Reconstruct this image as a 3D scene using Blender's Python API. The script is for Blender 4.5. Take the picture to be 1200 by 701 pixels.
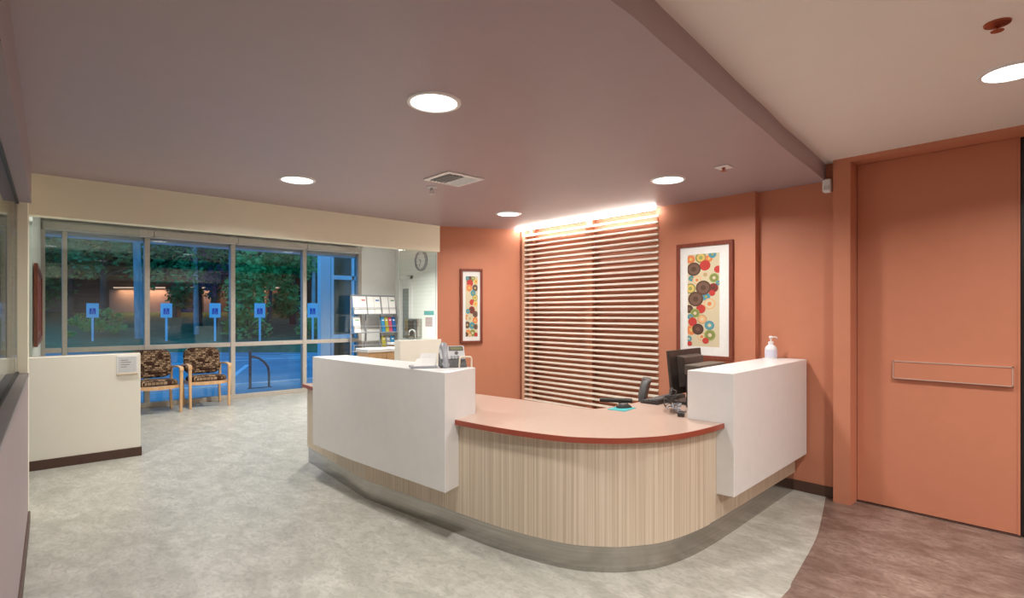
import bpy, math, random
from mathutils import Matrix, Vector
random.seed(7)
SC = bpy.context.scene
for o in list(bpy.data.objects):
    bpy.data.objects.remove(o)
COL = SC.collection
PI = math.pi

# ------------------------------------------------------------------ camera
EYE = 1.45
YAW = math.atan2(585, 642)                     # view axis, clockwise from +Y
cd = bpy.data.cameras.new('camera')
cam = bpy.data.objects.new('camera', cd)
COL.objects.link(cam)
cam.location = (0, 0, EYE)
cam.rotation_euler = (PI / 2, 0, -YAW)
cd.sensor_fit = 'HORIZONTAL'
cd.sensor_width = 36.0
cd.lens = 36.0 * 642 / 1200
cd.shift_y = 17.0 / 1200
cd.clip_start = 0.02
cd.clip_end = 400
SC.camera = cam
SC.view_settings.view_transform = 'Standard'
SC.view_settings.look = 'None'
SC.view_settings.gamma = 1.0
SC.view_settings.use_curve_mapping = False
SC.view_settings.exposure = 0.0

# ------------------------------------------------------------------ dusk sky
w = bpy.data.worlds.new('dusk_sky')
SC.world = w
w.use_nodes = True
bg = w.node_tree.nodes['Background']
bg.inputs['Color'].default_value = (0.045, 0.36, 0.95, 1)
bg.inputs['Strength'].default_value = 1.5

LAMP_W = 23.0          # watts per recessed downlight
WARM = (1.0, 0.955, 0.895)

# ------------------------------------------------------------------ materials
def mat(name, col, rough=0.5, metal=0.0, spec=None, coat=0.0):
    m = bpy.data.materials.new(name)
    m.use_nodes = True
    b = m.node_tree.nodes['Principled BSDF']
    b.inputs['Base Color'].default_value = (*col, 1)
    b.inputs['Roughness'].default_value = rough
    b.inputs['Metallic'].default_value = metal
    if spec is not None:
        b.inputs['Specular IOR Level'].default_value = spec
    if coat:
        b.inputs['Coat Weight'].default_value = coat
        b.inputs['Coat Roughness'].default_value = 0.1
    return m

def nodes(m):
    return m.node_tree.nodes, m.node_tree.links, m.node_tree.nodes['Principled BSDF']

def noise_mat(name, c1, c2, scale=(5, 5, 5), rough=0.5, detail=4, lo=0.35, hi=0.65, bump=0.0, metal=0.0,
              coord='Object', spec=None, distort=0.0):
    m = mat(name, c1, rough, metal, spec)
    N, L, b = nodes(m)
    tc = N.new('ShaderNodeTexCoord')
    mp = N.new('ShaderNodeMapping')
    mp.inputs['Scale'].default_value = scale
    nz = N.new('ShaderNodeTexNoise')
    nz.inputs['Scale'].default_value = 1.0
    nz.inputs['Detail'].default_value = detail
    nz.inputs['Distortion'].default_value = distort
    cr = N.new('ShaderNodeValToRGB')
    cr.color_ramp.elements[0].position = lo
    cr.color_ramp.elements[0].color = (*c1, 1)
    cr.color_ramp.elements[1].position = hi
    cr.color_ramp.elements[1].color = (*c2, 1)
    L.new(tc.outputs[coord], mp.inputs['Vector'])
    L.new(mp.outputs[0], nz.inputs['Vector'])
    L.new(nz.outputs[0], cr.inputs[0])
    L.new(cr.outputs[0], b.inputs['Base Color'])
    if bump:
        bp = N.new('ShaderNodeBump')
        bp.inputs['Strength'].default_value = bump
        bp.inputs['Distance'].default_value = 0.01
        L.new(nz.outputs[0], bp.inputs['Height'])
        L.new(bp.outputs[0], b.inputs['Normal'])
    return m

def vinyl(name, c1, c2, c3, rough):
    """sheet vinyl: two sizes of mottling, slightly stretched"""
    m = mat(name, c1, rough, 0, 0.4)
    N, L, b = nodes(m)
    tc = N.new('ShaderNodeTexCoord')
    def nz(scale, det, lo, hi, dist):
        mp = N.new('ShaderNodeMapping')
        mp.inputs['Scale'].default_value = scale
        mp.inputs['Rotation'].default_value = (0, 0, 0.5)
        n = N.new('ShaderNodeTexNoise')
        n.inputs['Scale'].default_value = 1
        n.inputs['Detail'].default_value = det
        n.inputs['Distortion'].default_value = dist
        mr = N.new('ShaderNodeMapRange')
        mr.inputs['From Min'].default_value = lo
        mr.inputs['From Max'].default_value = hi
        L.new(tc.outputs['Object'], mp.inputs['Vector'])
        L.new(mp.outputs[0], n.inputs['Vector'])
        L.new(n.outputs[0], mr.inputs['Value'])
        return mr
    a = nz((7, 4, 4), 6, 0.35, 0.68, 0.8)
    c = nz((34, 18, 18), 7, 0.42, 0.72, 1.2)
    m1 = N.new('ShaderNodeMix'); m1.data_type = 'RGBA'
    m1.inputs['A'].default_value = (*c1, 1); m1.inputs['B'].default_value = (*c2, 1)
    m2 = N.new('ShaderNodeMix'); m2.data_type = 'RGBA'
    m2.inputs['B'].default_value = (*c3, 1)
    L.new(a.outputs[0], m1.inputs['Factor'])
    L.new(m1.outputs['Result'], m2.inputs['A'])
    ml = N.new('ShaderNodeMath'); ml.operation = 'MULTIPLY'; ml.inputs[1].default_value = 0.65
    L.new(c.outputs[0], ml.inputs[0])
    L.new(ml.outputs[0], m2.inputs['Factor'])
    L.new(m2.outputs['Result'], b.inputs['Base Color'])
    return m

def glass_mat(name, tint, refl=1.0):
    """thin architectural glass: clear, with a real fresnel reflection"""
    m = bpy.data.materials.new(name)
    m.use_nodes = True
    N, L = m.node_tree.nodes, m.node_tree.links
    N.remove(N['Principled BSDF'])
    tr = N.new('ShaderNodeBsdfTransparent'); tr.inputs[0].default_value = (*tint, 1)
    gl = N.new('ShaderNodeBsdfGlossy'); gl.inputs['Roughness'].default_value = 0.0
    fr = N.new('ShaderNodeFresnel'); fr.inputs[0].default_value = 1.5
    ml = N.new('ShaderNodeMath'); ml.operation = 'MULTIPLY'; ml.inputs[1].default_value = refl
    mx = N.new('ShaderNodeMixShader')
    L.new(fr.outputs[0], ml.inputs[0]); L.new(ml.outputs[0], mx.inputs[0])
    L.new(tr.outputs[0], mx.inputs[1]); L.new(gl.outputs[0], mx.inputs[2])
    L.new(mx.outputs[0], N['Material Output'].inputs[0])
    return m

def emit(name, col, s):
    m = bpy.data.materials.new(name)
    m.use_nodes = True
    b = m.node_tree.nodes['Principled BSDF']
    b.inputs['Base Color'].default_value = (0.8, 0.8, 0.8, 1)
    b.inputs['Emission Color'].default_value = (*col, 1)
    b.inputs['Emission Strength'].default_value = s
    return m

def fabric_mat(name, seat):
    """chair cloth: brown, tan and dark woven blocks"""
    m = mat(name, (0.1, 0.05, 0.03), 0.9, 0, 0.2)
    N, L, b = nodes(m)
    tc = N.new('ShaderNodeTexCoord')
    mp = N.new('ShaderNodeMapping')
    if not seat:
        mp.inputs['Rotation'].default_value = (PI / 2, 0, 0)
    br = N.new('ShaderNodeTexBrick')
    br.inputs['Scale'].default_value = 1.0
    br.inputs['Brick Width'].default_value = 0.050
    br.inputs['Row Height'].default_value = 0.027
    br.inputs['Mortar Size'].default_value = 0.0035
    br.inputs['Color1'].default_value = (0.045, 0.018, 0.010, 1)
    br.inputs['Color2'].default_value = (0.42, 0.29, 0.18, 1)
    br.inputs['Mortar'].default_value = (0.02, 0.010, 0.007, 1)
    br.inputs['Bias'].default_value = -0.1
    br.offset = 0.37
    br.offset_frequency = 2
    L.new(tc.outputs['Object'], mp.inputs[0]); L.new(mp.outputs[0], br.inputs[0])
    L.new(br.outputs[0], b.inputs['Base Color'])
    return m

ORANGE = noise_mat('orange_paint', (0.56, 0.225, 0.135), (0.575, 0.232, 0.140), (9, 9, 9), 0.5, spec=0.3)
ORANGE_DOOR = noise_mat('orange_door_paint', (0.55, 0.218, 0.130), (0.565, 0.225, 0.135), (9, 9, 9), 0.45, spec=0.3)
PURPLE = noise_mat('purple_paint', (0.40, 0.325, 0.35), (0.41, 0.333, 0.358), (6, 6, 6), 0.42, spec=0.35)
PURPLE_WALL = noise_mat('mauve_paint', (0.33, 0.26, 0.28), (0.34, 0.27, 0.29), (6, 6, 6), 0.5)
CREAM = noise_mat('cream_paint', (0.88, 0.85, 0.68), (0.89, 0.86, 0.69), (6, 6, 6), 0.55)
PALE = noise_mat('pale_cream_paint', (0.84, 0.82, 0.73), (0.85, 0.83, 0.74), (6, 6, 6), 0.5)
CEIL = noise_mat('ceiling_white_paint', (0.87, 0.85, 0.81), (0.88, 0.86, 0.82), (6, 6, 6), 0.6)
WHITE_WALL = noise_mat('white_wall_paint', (0.80, 0.82, 0.79), (0.82, 0.84, 0.81), (6, 6, 6), 0.55)
TAN_WALL = noise_mat('tan_wall_paint', (0.66, 0.53, 0.43), (0.67, 0.54, 0.44), (6, 6, 6), 0.6)
SOLID_WHITE = noise_mat('white_solid_surface', (0.755, 0.755, 0.75), (0.775, 0.775, 0.77), (12, 12, 12), 0.32)
FLOOR_L = vinyl('grey_vinyl', (0.385, 0.38, 0.335), (0.52, 0.515, 0.465), (0.27, 0.265, 0.235), 0.33)
FLOOR_B = vinyl('brown_vinyl', (0.17, 0.112, 0.090), (0.30, 0.22, 0.185), (0.095, 0.058, 0.046), 0.33)
LAMINATE = noise_mat('striped_oak_laminate', (0.50, 0.405, 0.295), (0.72, 0.625, 0.50), (105, 105, 0.5), 0.42, 4, 0.32, 0.68)
MAPLE = noise_mat('maple_wood', (0.60, 0.36, 0.18), (0.68, 0.43, 0.23), (30, 30, 4), 0.4)
SLATM = noise_mat('pale_slat_wood', (0.90, 0.81, 0.70), (0.93, 0.85, 0.75), (40, 2, 40), 0.45)
TOPM = noise_mat('peach_laminate', (0.50, 0.36, 0.295), (0.52, 0.38, 0.31), (40, 40, 40), 0.28, spec=0.5)
EDGE = noise_mat('red_edge_band', (0.30, 0.062, 0.035), (0.33, 0.070, 0.04), (20, 20, 20), 0.35)
STEEL = noise_mat('brushed_steel', (0.42, 0.405, 0.38), (0.50, 0.48, 0.45), (1, 1, 60), 0.2, metal=1.0)
CHROME = mat('chrome', (0.7, 0.7, 0.7), 0.15, 1.0)
ALU = noise_mat('clear_anodised_aluminium', (0.46, 0.42, 0.37), (0.50, 0.46, 0.41), (20, 20, 20), 0.45, metal=0.15)
BASEB = noise_mat('brown_baseboard', (0.075, 0.036, 0.024), (0.085, 0.042, 0.028), (9, 9, 9), 0.5)
BLACKP = noise_mat('black_plastic', (0.030, 0.026, 0.024), (0.038, 0.033, 0.030), (30, 30, 30), 0.4)
GREYP = noise_mat('charcoal_plastic', (0.10, 0.10, 0.10), (0.12, 0.12, 0.12), (30, 30, 30), 0.45)
SILVP = noise_mat('silver_grey_plastic', (0.30, 0.31, 0.34), (0.34, 0.35, 0.38), (30, 30, 30), 0.35)
LIGHTP = noise_mat('pale_grey_plastic', (0.55, 0.56, 0.57), (0.6, 0.61, 0.62), (30, 30, 30), 0.4)
WHITEP = noise_mat('white_plastic', (0.82, 0.82, 0.82), (0.86, 0.86, 0.86), (30, 30, 30), 0.35)
PAPER = noise_mat('white_paper', (0.80, 0.80, 0.78), (0.84, 0.84, 0.82), (30, 30, 30), 0.8)
INK = mat('grey_ink', (0.22, 0.22, 0.22), 0.8)
DARKRED = noise_mat('mahogany_frame', (0.19, 0.045, 0.026), (0.24, 0.060, 0.035), (40, 40, 6), 0.35)
DARKVOID = mat('dark_bronze', (0.012, 0.010, 0.009), 0.4)
TEAL = mat('turquoise_mat', (0.05, 0.40, 0.42), 0.7)
CREAMTUBE = mat('cream_enamel', (0.78, 0.68, 0.54), 0.3)
COPPER = mat('copper_red_metal', (0.38, 0.10, 0.05), 0.35, 0.6)
FAB_BACK = fabric_mat('block_weave_back', False)
FAB_SEAT = fabric_mat('block_weave_seat', True)
GLASS = glass_mat('window_glass', (0.93, 0.96, 0.95), 1.1)
GLASS_P = glass_mat('partition_glass', (0.93, 0.965, 0.945), 0.7)
DIFF = emit('lamp_diffuser', (1.0, 0.97, 0.93), 5.0)
STRIPL = emit('cove_strip_light', (1.0, 0.955, 0.86), 32.0)

# ------------------------------------------------------------------ mesh helpers
def wmat(o):
    m = o.matrix_basis.copy()
    while o.parent:
        o = o.parent
        m = o.matrix_basis @ m
    return m

class MB:
    def __init__(s):
        s.v, s.f, s.mi = [], [], []
        s.cur = 0
    def add(s, vs, fs):
        n = len(s.v)
        s.v += [tuple(p) for p in vs]
        for f in fs:
            s.f.append([i + n for i in f]); s.mi.append(s.cur)
        return s
    def box(s, x0, x1, y0, y1, z0, z1):
        vs = [(x, y, z) for z in (z0, z1) for x, y in ((x0, y0), (x1, y0), (x1, y1), (x0, y1))]
        return s.add(vs, [(3, 2, 1, 0), (4, 5, 6, 7), (0, 1, 5, 4), (1, 2, 6, 5), (2, 3, 7, 6), (3, 0, 4, 7)])
    def obox(s, c, ux, uy, uz):
        c, ux, uy, uz = map(Vector, (c, ux, uy, uz))
        vs = [c + a * ux + b * uy + d * uz for d in (-1, 1) for a, b in ((-1, -1), (1, -1), (1, 1), (-1, 1))]
        return s.add(vs, [(3, 2, 1, 0), (4, 5, 6, 7), (0, 1, 5, 4), (1, 2, 6, 5), (2, 3, 7, 6), (3, 0, 4, 7)])
    def prism(s, poly, z0, z1):
        if sum(a[0] * b[1] - b[0] * a[1] for a, b in zip(poly, poly[1:] + poly[:1])) < 0:
            poly = poly[::-1]
        n = len(poly)
        vs = [(x, y, z0) for x, y in poly] + [(x, y, z1) for x, y in poly]
        fs = [tuple(range(n - 1, -1, -1)), tuple(range(n, 2 * n))]
        fs += [(i, (i + 1) % n, n + (i + 1) % n, n + i) for i in range(n)]
        return s.add(vs, fs)
    def ribbon(s, path, off0, off1, z0, z1):
        """wall following an open plan path, between two offsets to its right side"""
        a, b = offset(path, off0), offset(path, off1)
        return s.prism(a + b[::-1], z0, z1)
    def tube(s, pts, r, n=8, r1=None, cap=True):
        pts = [Vector(p) for p in pts]
        rings = []
        up = None
        for i, p in enumerate(pts):
            d = (pts[min(i + 1, len(pts) - 1)] - pts[max(i - 1, 0)]).normalized()
            if up is None:
                up = d.orthogonal().normalized()
            a = (up - d * up.dot(d)).normalized(); up = a
            c = d.cross(a)
            rr = r if r1 is None else r + (r1 - r) * i / (len(pts) - 1)
            rings.append([p + rr * (math.cos(2 * PI * k / n) * a + math.sin(2 * PI * k / n) * c) for k in range(n)])
        vs = [q for ring in rings for q in ring]
        fs = []
        for i in range(len(pts) - 1):
            for k in range(n):
                fs.append((i * n + k, i * n + (k + 1) % n, (i + 1) * n + (k + 1) % n, (i + 1) * n + k))
        if cap:
            fs += [tuple(range(n - 1, -1, -1)), tuple((len(pts) - 1) * n + k for k in range(n))]
        return s.add(vs, fs)
    def lathe(s, prof, n=24, c=(0, 0, 0), cap=True):
        vs = [(c[0] + r * math.cos(2 * PI * k / n), c[1] + r * math.sin(2 * PI * k / n), c[2] + z)
              for r, z in prof for k in range(n)]
        fs = []
        for i in range(len(prof) - 1):
            for k in range(n):
                fs.append((i * n + k, i * n + (k + 1) % n, (i + 1) * n + (k + 1) % n, (i + 1) * n + k))
        if cap:
            fs += [tuple(range(n - 1, -1, -1)), tuple((len(prof) - 1) * n + k for k in range(n))]
        return s.add(vs, fs)
    def xf(s, M):
        s.v = [tuple(M @ Vector(p)) for p in s.v]
        return s
    def build(s, name, m, parent=None, bevel=0.0, smooth=False, world=False, seg=2):
        me = bpy.data.meshes.new(name)
        vs = s.v
        if world and parent is not None:
            Mi = wmat(parent).inverted()
            vs = [tuple(Mi @ Vector(p)) for p in vs]
        me.from_pydata(vs, [], s.f)
        for q in (m if isinstance(m, (list, tuple)) else [m]):
            me.materials.append(q)
        if isinstance(m, (list, tuple)):
            me.polygons.foreach_set('material_index', s.mi)
        if smooth:
            me.polygons.foreach_set('use_smooth', [True] * len(me.polygons))
        me.update()
        o = bpy.data.objects.new(name, me)
        COL.objects.link(o)
        o.parent = parent
        if bevel:
            bv = o.modifiers.new('bevel', 'BEVEL')
            bv.width = bevel; bv.segments = seg; bv.limit_method = 'ANGLE'
        if smooth:
            me.set_sharp_from_angle(angle=math.radians(40))
        return o

def offset(path, d):
    """offset an open plan path to its right by d"""
    out = []
    for i, p in enumerate(path):
        t = []
        if i > 0: t.append((Vector(p) - Vector(path[i - 1])).normalized())
        if i < len(path) - 1: t.append((Vector(path[i + 1]) - Vector(p)).normalized())
        nn = sum((Vector((q.y, -q.x)) for q in t), Vector((0, 0))).normalized()
        k = nn.dot(Vector((t[0].y, -t[0].x)))
        out.append(tuple(Vector(p) + nn * d / max(k, 0.3)))
    return out

def spline(pts, n=8):
    """Catmull-Rom through plan points"""
    P = [Vector(p) for p in pts]
    out = []
    for i in range(len(P) - 1):
        p0, p1, p2, p3 = P[max(i - 1, 0)], P[i], P[i + 1], P[min(i + 2, len(P) - 1)]
        for k in range(n):
            t = k / n
            out.append(0.5 * (2 * p1 + (p2 - p0) * t + (2 * p0 - 5 * p1 + 4 * p2 - p3) * t * t + (3 * p1 - p0 - 3 * p2 + p3) * t ** 3))
    out.append(P[-1])
    return [tuple(p) for p in out]

def tag(o, label, cat, group=None):
    o['label'] = label; o['category'] = cat
    if group: o['group'] = group
    return o

def thing(name, label, cat, loc=(0, 0, 0), rz=0.0, group=None):
    o = bpy.data.objects.new(name, None)
    COL.objects.link(o)
    o.empty_display_size = 0.1
    o.location = loc
    o.rotation_euler = (0, 0, rz)
    return tag(o, label, cat, group)

def struct(name, mb, m, parent=None, bevel=0.0, world=False):
    o = mb.build(name, m, parent, bevel, world=world)
    if parent is None:
        o['kind'] = 'structure'
    return o

def sempty(name, loc=(0, 0, 0)):
    o = bpy.data.objects.new(name, None)
    COL.objects.link(o)
    o.location = loc
    o['kind'] = 'structure'
    return o

def dup(root, loc, rz=None, label=None, group=None):
    r = root.copy(); COL.objects.link(r); r.location = loc
    if rz is not None: r.rotation_euler = (0, 0, rz)
    if label: r['label'] = label
    if group: r['group'] = group
    for ch in root.children:
        c = ch.copy(); COL.objects.link(c); c.parent = r
        for g in ch.children:
            d = g.copy(); COL.objects.link(d); d.parent = c
    return r

# ================================================================== STRUCTURE
ZS, ZC, ZW = 2.495, 2.63, 2.78          # purple soffit, white ceiling, waiting-room ceiling
XW, XR, XD, XP = 4.69, 4.76, 4.825, 4.67  # picture wall, recess wall, door plane, pillar face
YW = 10.05                               # window wall
curve = [(-0.25, 1.16), (0.6, 1.125), (1.471, 1.129), (1.849, 1.172), (2.257, 1.225), (2.81, 1.30), (3.2, 1.345),
         (3.631, 1.405), (4.2, 1.465), (4.74, 1.53)]
curve = spline(curve, 4)
# ---- floors meet along the same sweep as the soffit edge above
fcurve = [(-0.3, 1.2), (0.6, 1.14), (1.8, 1.125), (2.892, 1.141), (3.111, 1.169), (3.42, 1.219), (3.685, 1.264), (4.011, 1.333), (4.75, 1.53)]
fcurve = spline(fcurve, 4)
struct('floor', MB().prism(fcurve + [(6.1, 1.53), (6.1, 10.12), (-3.0, 10.12), (-3.0, 1.2)], -0.05, 0.0), FLOOR_L)
struct('floor_brown', MB().prism([(-3.0, -3.2), (6.1, -3.2), (6.1, 1.53)] + fcurve[::-1] + [(-3.0, 1.2)], -0.05, 0.0), FLOOR_B)
# ---- ceilings
struct('ceiling_soffit', MB().prism(curve + [(6.1, 1.53), (6.1, 5.53), (-0.3, 5.53)], ZS, ZC + 0.06), PURPLE)
struct('ceiling', MB().prism([(-3.0, -3.2), (6.1, -3.2), (6.1, 1.7), (-0.2, 1.7), (-0.2, 5.53), (-3.0, 5.53)], ZC, ZC + 0.05), CEIL)
struct('ceiling_waiting_room', MB().box(-3.0, 6.1, 5.48, 10.2, ZW, ZW + 0.05), WHITE_WALL)
# ---- right-hand wall: pictures, recess, door bay
struct('wall_right', MB().box(XW, 6.1, 2.06, 3.005, 0, ZS), ORANGE)
struct('wall_louver_recess', MB().box(XW + 0.12, 6.1, 3.005, 5.0, 0, ZS), ORANGE)
struct('wall_recess', MB().box(XR, 6.1, 1.453, 2.06, 0, ZC), ORANGE)
struct('wall_pillar', MB().box(XP, 6.1, 1.336, 1.453, 0, ZC), ORANGE)
struct('wall_header', MB().box(XP, 6.1, -0.62, 1.336, 2.595, ZC), ORANGE)
struct('wall_right_rear', MB().box(XP, 6.1, -3.2, -0.62, 0, ZC), ORANGE)
struct('wall_angled', MB().prism([(3.745, 5.435), (XW, 5.0), (6.1, 5.0), (6.1, 5.53), (3.83, 5.53)], 0, ZW), ORANGE)
struct('wall_back', MB().box(-3.0, 6.1, -3.3, -3.2, 0, ZC), TAN_WALL)
struct('wall_far_left', MB().box(-3.1, -3.0, -3.3, 10.2, 0, ZW), WHITE_WALL)
struct('wall_waiting_room', MB().box(5.87, 6.1, 5.53, 10.2, 0, ZW), WHITE_WALL)
struct('baseboard_recess', MB().box(XR - 0.012, XR, 1.453, 2.06, 0, 0.085), BASEB, bevel=0.003)
struct('baseboard_right', MB().box(XW - 0.012, XW, 2.06, 3.005, 0, 0.085), BASEB, bevel=0.003)

# ---- sliding door with raised pull panel, dark glazed sidelight
d1 = sempty('door_1', (XD, 0.87, 0))
struct('door_leaf', MB().box(XD, XD + 0.05, 0.418, 1.333, 0.012, 2.594), ORANGE_DOOR, d1, 0.002, True)
struct('threshold', MB().box(XD - 0.01, XD + 0.06, 0.40, 1.336, 0, 0.008), BASEB, d1, world=True)
pp = struct('pull_panel', MB().box(XD - 0.022, XD + 0.001, 0.441, 1.092, 0.976, 1.098), ORANGE_DOOR, d1, 0.003, True)
e = MB()
for y0, y1, z0, z1 in ((0.437, 1.096, 1.096, 1.102), (0.437, 1.096, 0.972, 0.978), (0.437, 0.442, 0.972, 1.102), (1.091, 1.096, 0.972, 1.102)):
    e.box(XD - 0.026, XD - 0.001, y0, y1, z0, z1)
o = struct('edge_trim', e, noise_mat('brushed_pale_trim', (0.62, 0.46, 0.39), (0.66, 0.5, 0.43), (20, 20, 20), 0.35, metal=0.3), pp, world=True)
struct('door_stile', MB().box(XD - 0.004, XD + 0.054, 0.405, 0.418, 0.012, 2.594), ORANGE_DOOR, d1, world=True)
d3 = sempty('door_3', (XD, -0.1, 0))
struct('sidelight_frame', MB().box(XD + 0.01, XD + 0.07, 0.30, 0.405, 0, 2.594).box(XD + 0.01, XD + 0.07, -0.62, -0.50, 0, 2.594)
       .box(XD + 0.01, XD + 0.07, -0.50, 0.30, 0, 0.15), DARKVOID, d3, 0.003, True)
struct('sidelight_pane', MB().box(XD + 0.03, XD + 0.045, -0.50, 0.30, 0.15, 2.594), mat('dark_glass', (0.01, 0.01, 0.01), 0.05), d3, world=True)

# ---- left-hand wall: mauve half wall with glass above and a header
def lx(y): return 0.078 - 0.0404 * (5.037 - y)
def lw(y0, y1, d0, d1): return [(lx(y0) + d0, y0), (lx(y1) + d0, y1), (lx(y1) + d1, y1), (lx(y0) + d1, y0)]
struct('wall_left', MB().prism(lw(-3.2, 5.045, -0.20, 0), 0, 1.015), PURPLE_WALL, bevel=0.002)
struct('trim_1', MB().prism(lw(-3.2, 5.045, -0.21, 0.004), 1.015, 1.04), noise_mat('slate_cap', (0.16, 0.14, 0.15), (0.18, 0.16, 0.17), (9, 9, 9), 0.35), bevel=0.003)
struct('baseboard_left', MB().prism(lw(-3.2, 5.045, -0.1, 0.012), 0, 0.085), BASEB, bevel=0.003)
struct('wall_left_header', MB().prism(lw(-3.2, 5.05, -0.20, 0.016), 2.215, ZC), PURPLE_WALL)
g = struct('window_1', MB().prism(lw(-3.2, 5.045, -0.065, -0.055), 1.04, 2.215), GLASS_P)
struct('glazing_bead', MB().prism(lw(-3.2, 5.045, -0.073, -0.047), 1.04, 1.052).prism(lw(-3.2, 5.045, -0.073, -0.047), 2.20, 2.215), DARKVOID, g)
# ---- cream post and header beam across the room
struct('wall_post', MB().prism([(0.022, 5.05), (0.076, 5.05), (0.091, 5.53), (0.022, 5.53)], 0, 2.5), CREAM)
struct('wall_beam', MB().box(-3.0, 3.765, 5.41, 5.53, 2.185, ZW), CREAM)
# ---- half walls under the glass
struct('wall_half_left', MB().box(-1.6, 0.966, 6.70, 6.82, 0, 1.043), PALE, bevel=0.004)
struct('baseboard_half', MB().box(-1.6, 0.976, 6.688, 6.70, 0, 0.09).box(0.966, 0.976, 6.70, 6.82, 0, 0.09), BASEB, bevel=0.003)
struct('wall_half_right', MB().box(3.215, 3.78, 5.40, 5.52, 0, 1.145), PALE, bevel=0.004)
g = struct('window_2', MB().box(0.06, 0.966, 6.752, 6.764, 1.043, 2.352), GLASS_P)
struct('glass_channel', MB().box(0.06, 0.966, 6.744, 6.772, 2.352, 2.368).box(0.06, 0.966, 6.746, 6.770, 1.043, 1.051), ALU, g)
struct('glass_channel', MB().box(0.055, 0.068, 6.744, 6.772, 1.043, 2.368), ALU, g)
g = struct('window_3', MB().box(3.235, 3.744, 5.455, 5.467, 1.145, 2.185), GLASS_P)
struct('glass_edge', MB().box(3.229, 3.235, 5.455, 5.467, 1.145, 2.185), mat('green_glass_edge', (0.42, 0.5, 0.45), 0.2), g)
# ---- short wing wall left of the windows
struct('wall_wing', MB().prism([(0.135, 6.84), (0.285, 10.0), (0.20, 10.0), (0.06, 6.84)], 0, ZW), WHITE_WALL)

# ---- storefront window wall
win = sempty('window_4', (2.7, YW, 0))
MULL = [0.30, 0.545, 1.534, 2.759, 3.981, 5.08]
f = MB()
fr = MB().box(-1.2, 5.12, YW, YW + 0.12, 2.62, 2.72).box(-1.2, 5.12, YW - 0.01, YW + 0.12, 0.0, 0.07)
struct('window_frame', fr, ALU, win, 0.003, True)
for i, x in enumerate([-1.2, -0.045] + MULL):
    hw = 0.034 if x not in (0.545,) else 0.028
    struct('mullion', MB().box(x - hw, x + hw, YW - 0.012, YW + 0.12, 0.07, 2.62), ALU, win, 0.003, True)
xs = [-1.2, -0.045] + MULL
for a, b in zip(xs, xs[1:]):
    struct('transom', MB().box(a + 0.03, b - 0.03, YW, YW + 0.11, 0.89, 0.96), ALU, win, 0.003, True)
    for z0, z1 in ((0.07, 0.89), (0.96, 2.62)):
        struct('pane', MB().box(a + 0.03, b - 0.03, YW + 0.055, YW + 0.067, z0, z1), GLASS, win, world=True)
struct('wall_window_right', MB().box(5.11, 6.1, YW, YW + 0.15, 0, ZW), WHITE_WALL)
struct('wall_window_left', MB().box(-3.0, -1.2, YW, YW + 0.15, 0, ZW), WHITE_WALL)
struct('wall_window_head', MB().box(-1.2, 5.12, YW, YW + 0.15, 2.72, ZW + 0.05), WHITE_WALL)
struct('wall_outside_head', MB().box(-3.0, 6.1, YW + 0.15, YW + 0.25, 2.72, 3.4), WHITE_WALL)
# outer white reveal under the head (catches the dusk light)
struct('trim_2', MB().box(-1.2, 5.12, YW + 0.12, YW + 0.42, 2.575, 2.72), mat('pale_outer_soffit', (0.7, 0.7, 0.7), 0.6))

# roller shade cassettes above the windows: one per bay
rs_edges = [0.30, 1.60, 2.80, 3.98, 5.03]
for i, (a, b) in enumerate(zip(rs_edges, rs_edges[1:])):
    nm = ['window bay beside the wing wall', 'window bay above the half-hidden chair',
          'window bay that shows the bike hoop', 'window bay beside the brochure rack'][i]
    r = thing('roller_shade', 'grey metal shade cassette over the ' + nm, 'window shade', (0.5 * (a + b), 9.95, 2.63), 0, 'shade cassettes above the windows')
    MB().box(a + 0.003, b - 0.003, 9.90, 10.035, 2.63, 2.725).build('cassette', ALU, r, 0.006, world=True)
    MB().box(a + 0.02, b - 0.02, 9.955, 9.985, 2.618, 2.632).build('hem_bar', LIGHTP, r, 0.003, world=True)

# ================================================================== CEILING FITTINGS
def downlight(x, y, z, label, rim=0.135, power=LAMP_W, group='recessed downlights'):
    r = thing('downlight', label, 'ceiling light', (x, y, z), 0, group)
    prof = [(rim - 0.022, -0.002), (rim - 0.020, -0.009), (rim - 0.004, -0.008), (rim, 0.0)]
    MB().lathe(prof, 40, cap=False).build('trim_ring', WHITEP, r, smooth=True)
    MB().lathe([(rim - 0.021, -0.004), (0.001, -0.005)], 40).build('diffuser', DIFF, r)
    ld = bpy.data.lights.new('downlight_lamp', 'AREA')
    ld.shape = 'DISK'; ld.size = 2 * rim - 0.05
    ld.energy = power; ld.color = WARM
    ld.spread = math.radians(158 if z < 2.5 else 142)
    lo = bpy.data.objects.new('lamp', ld)
    COL.objects.link(lo)
    lo.parent = r
    lo.location = (0, 0, -0.012)
    return r

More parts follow.
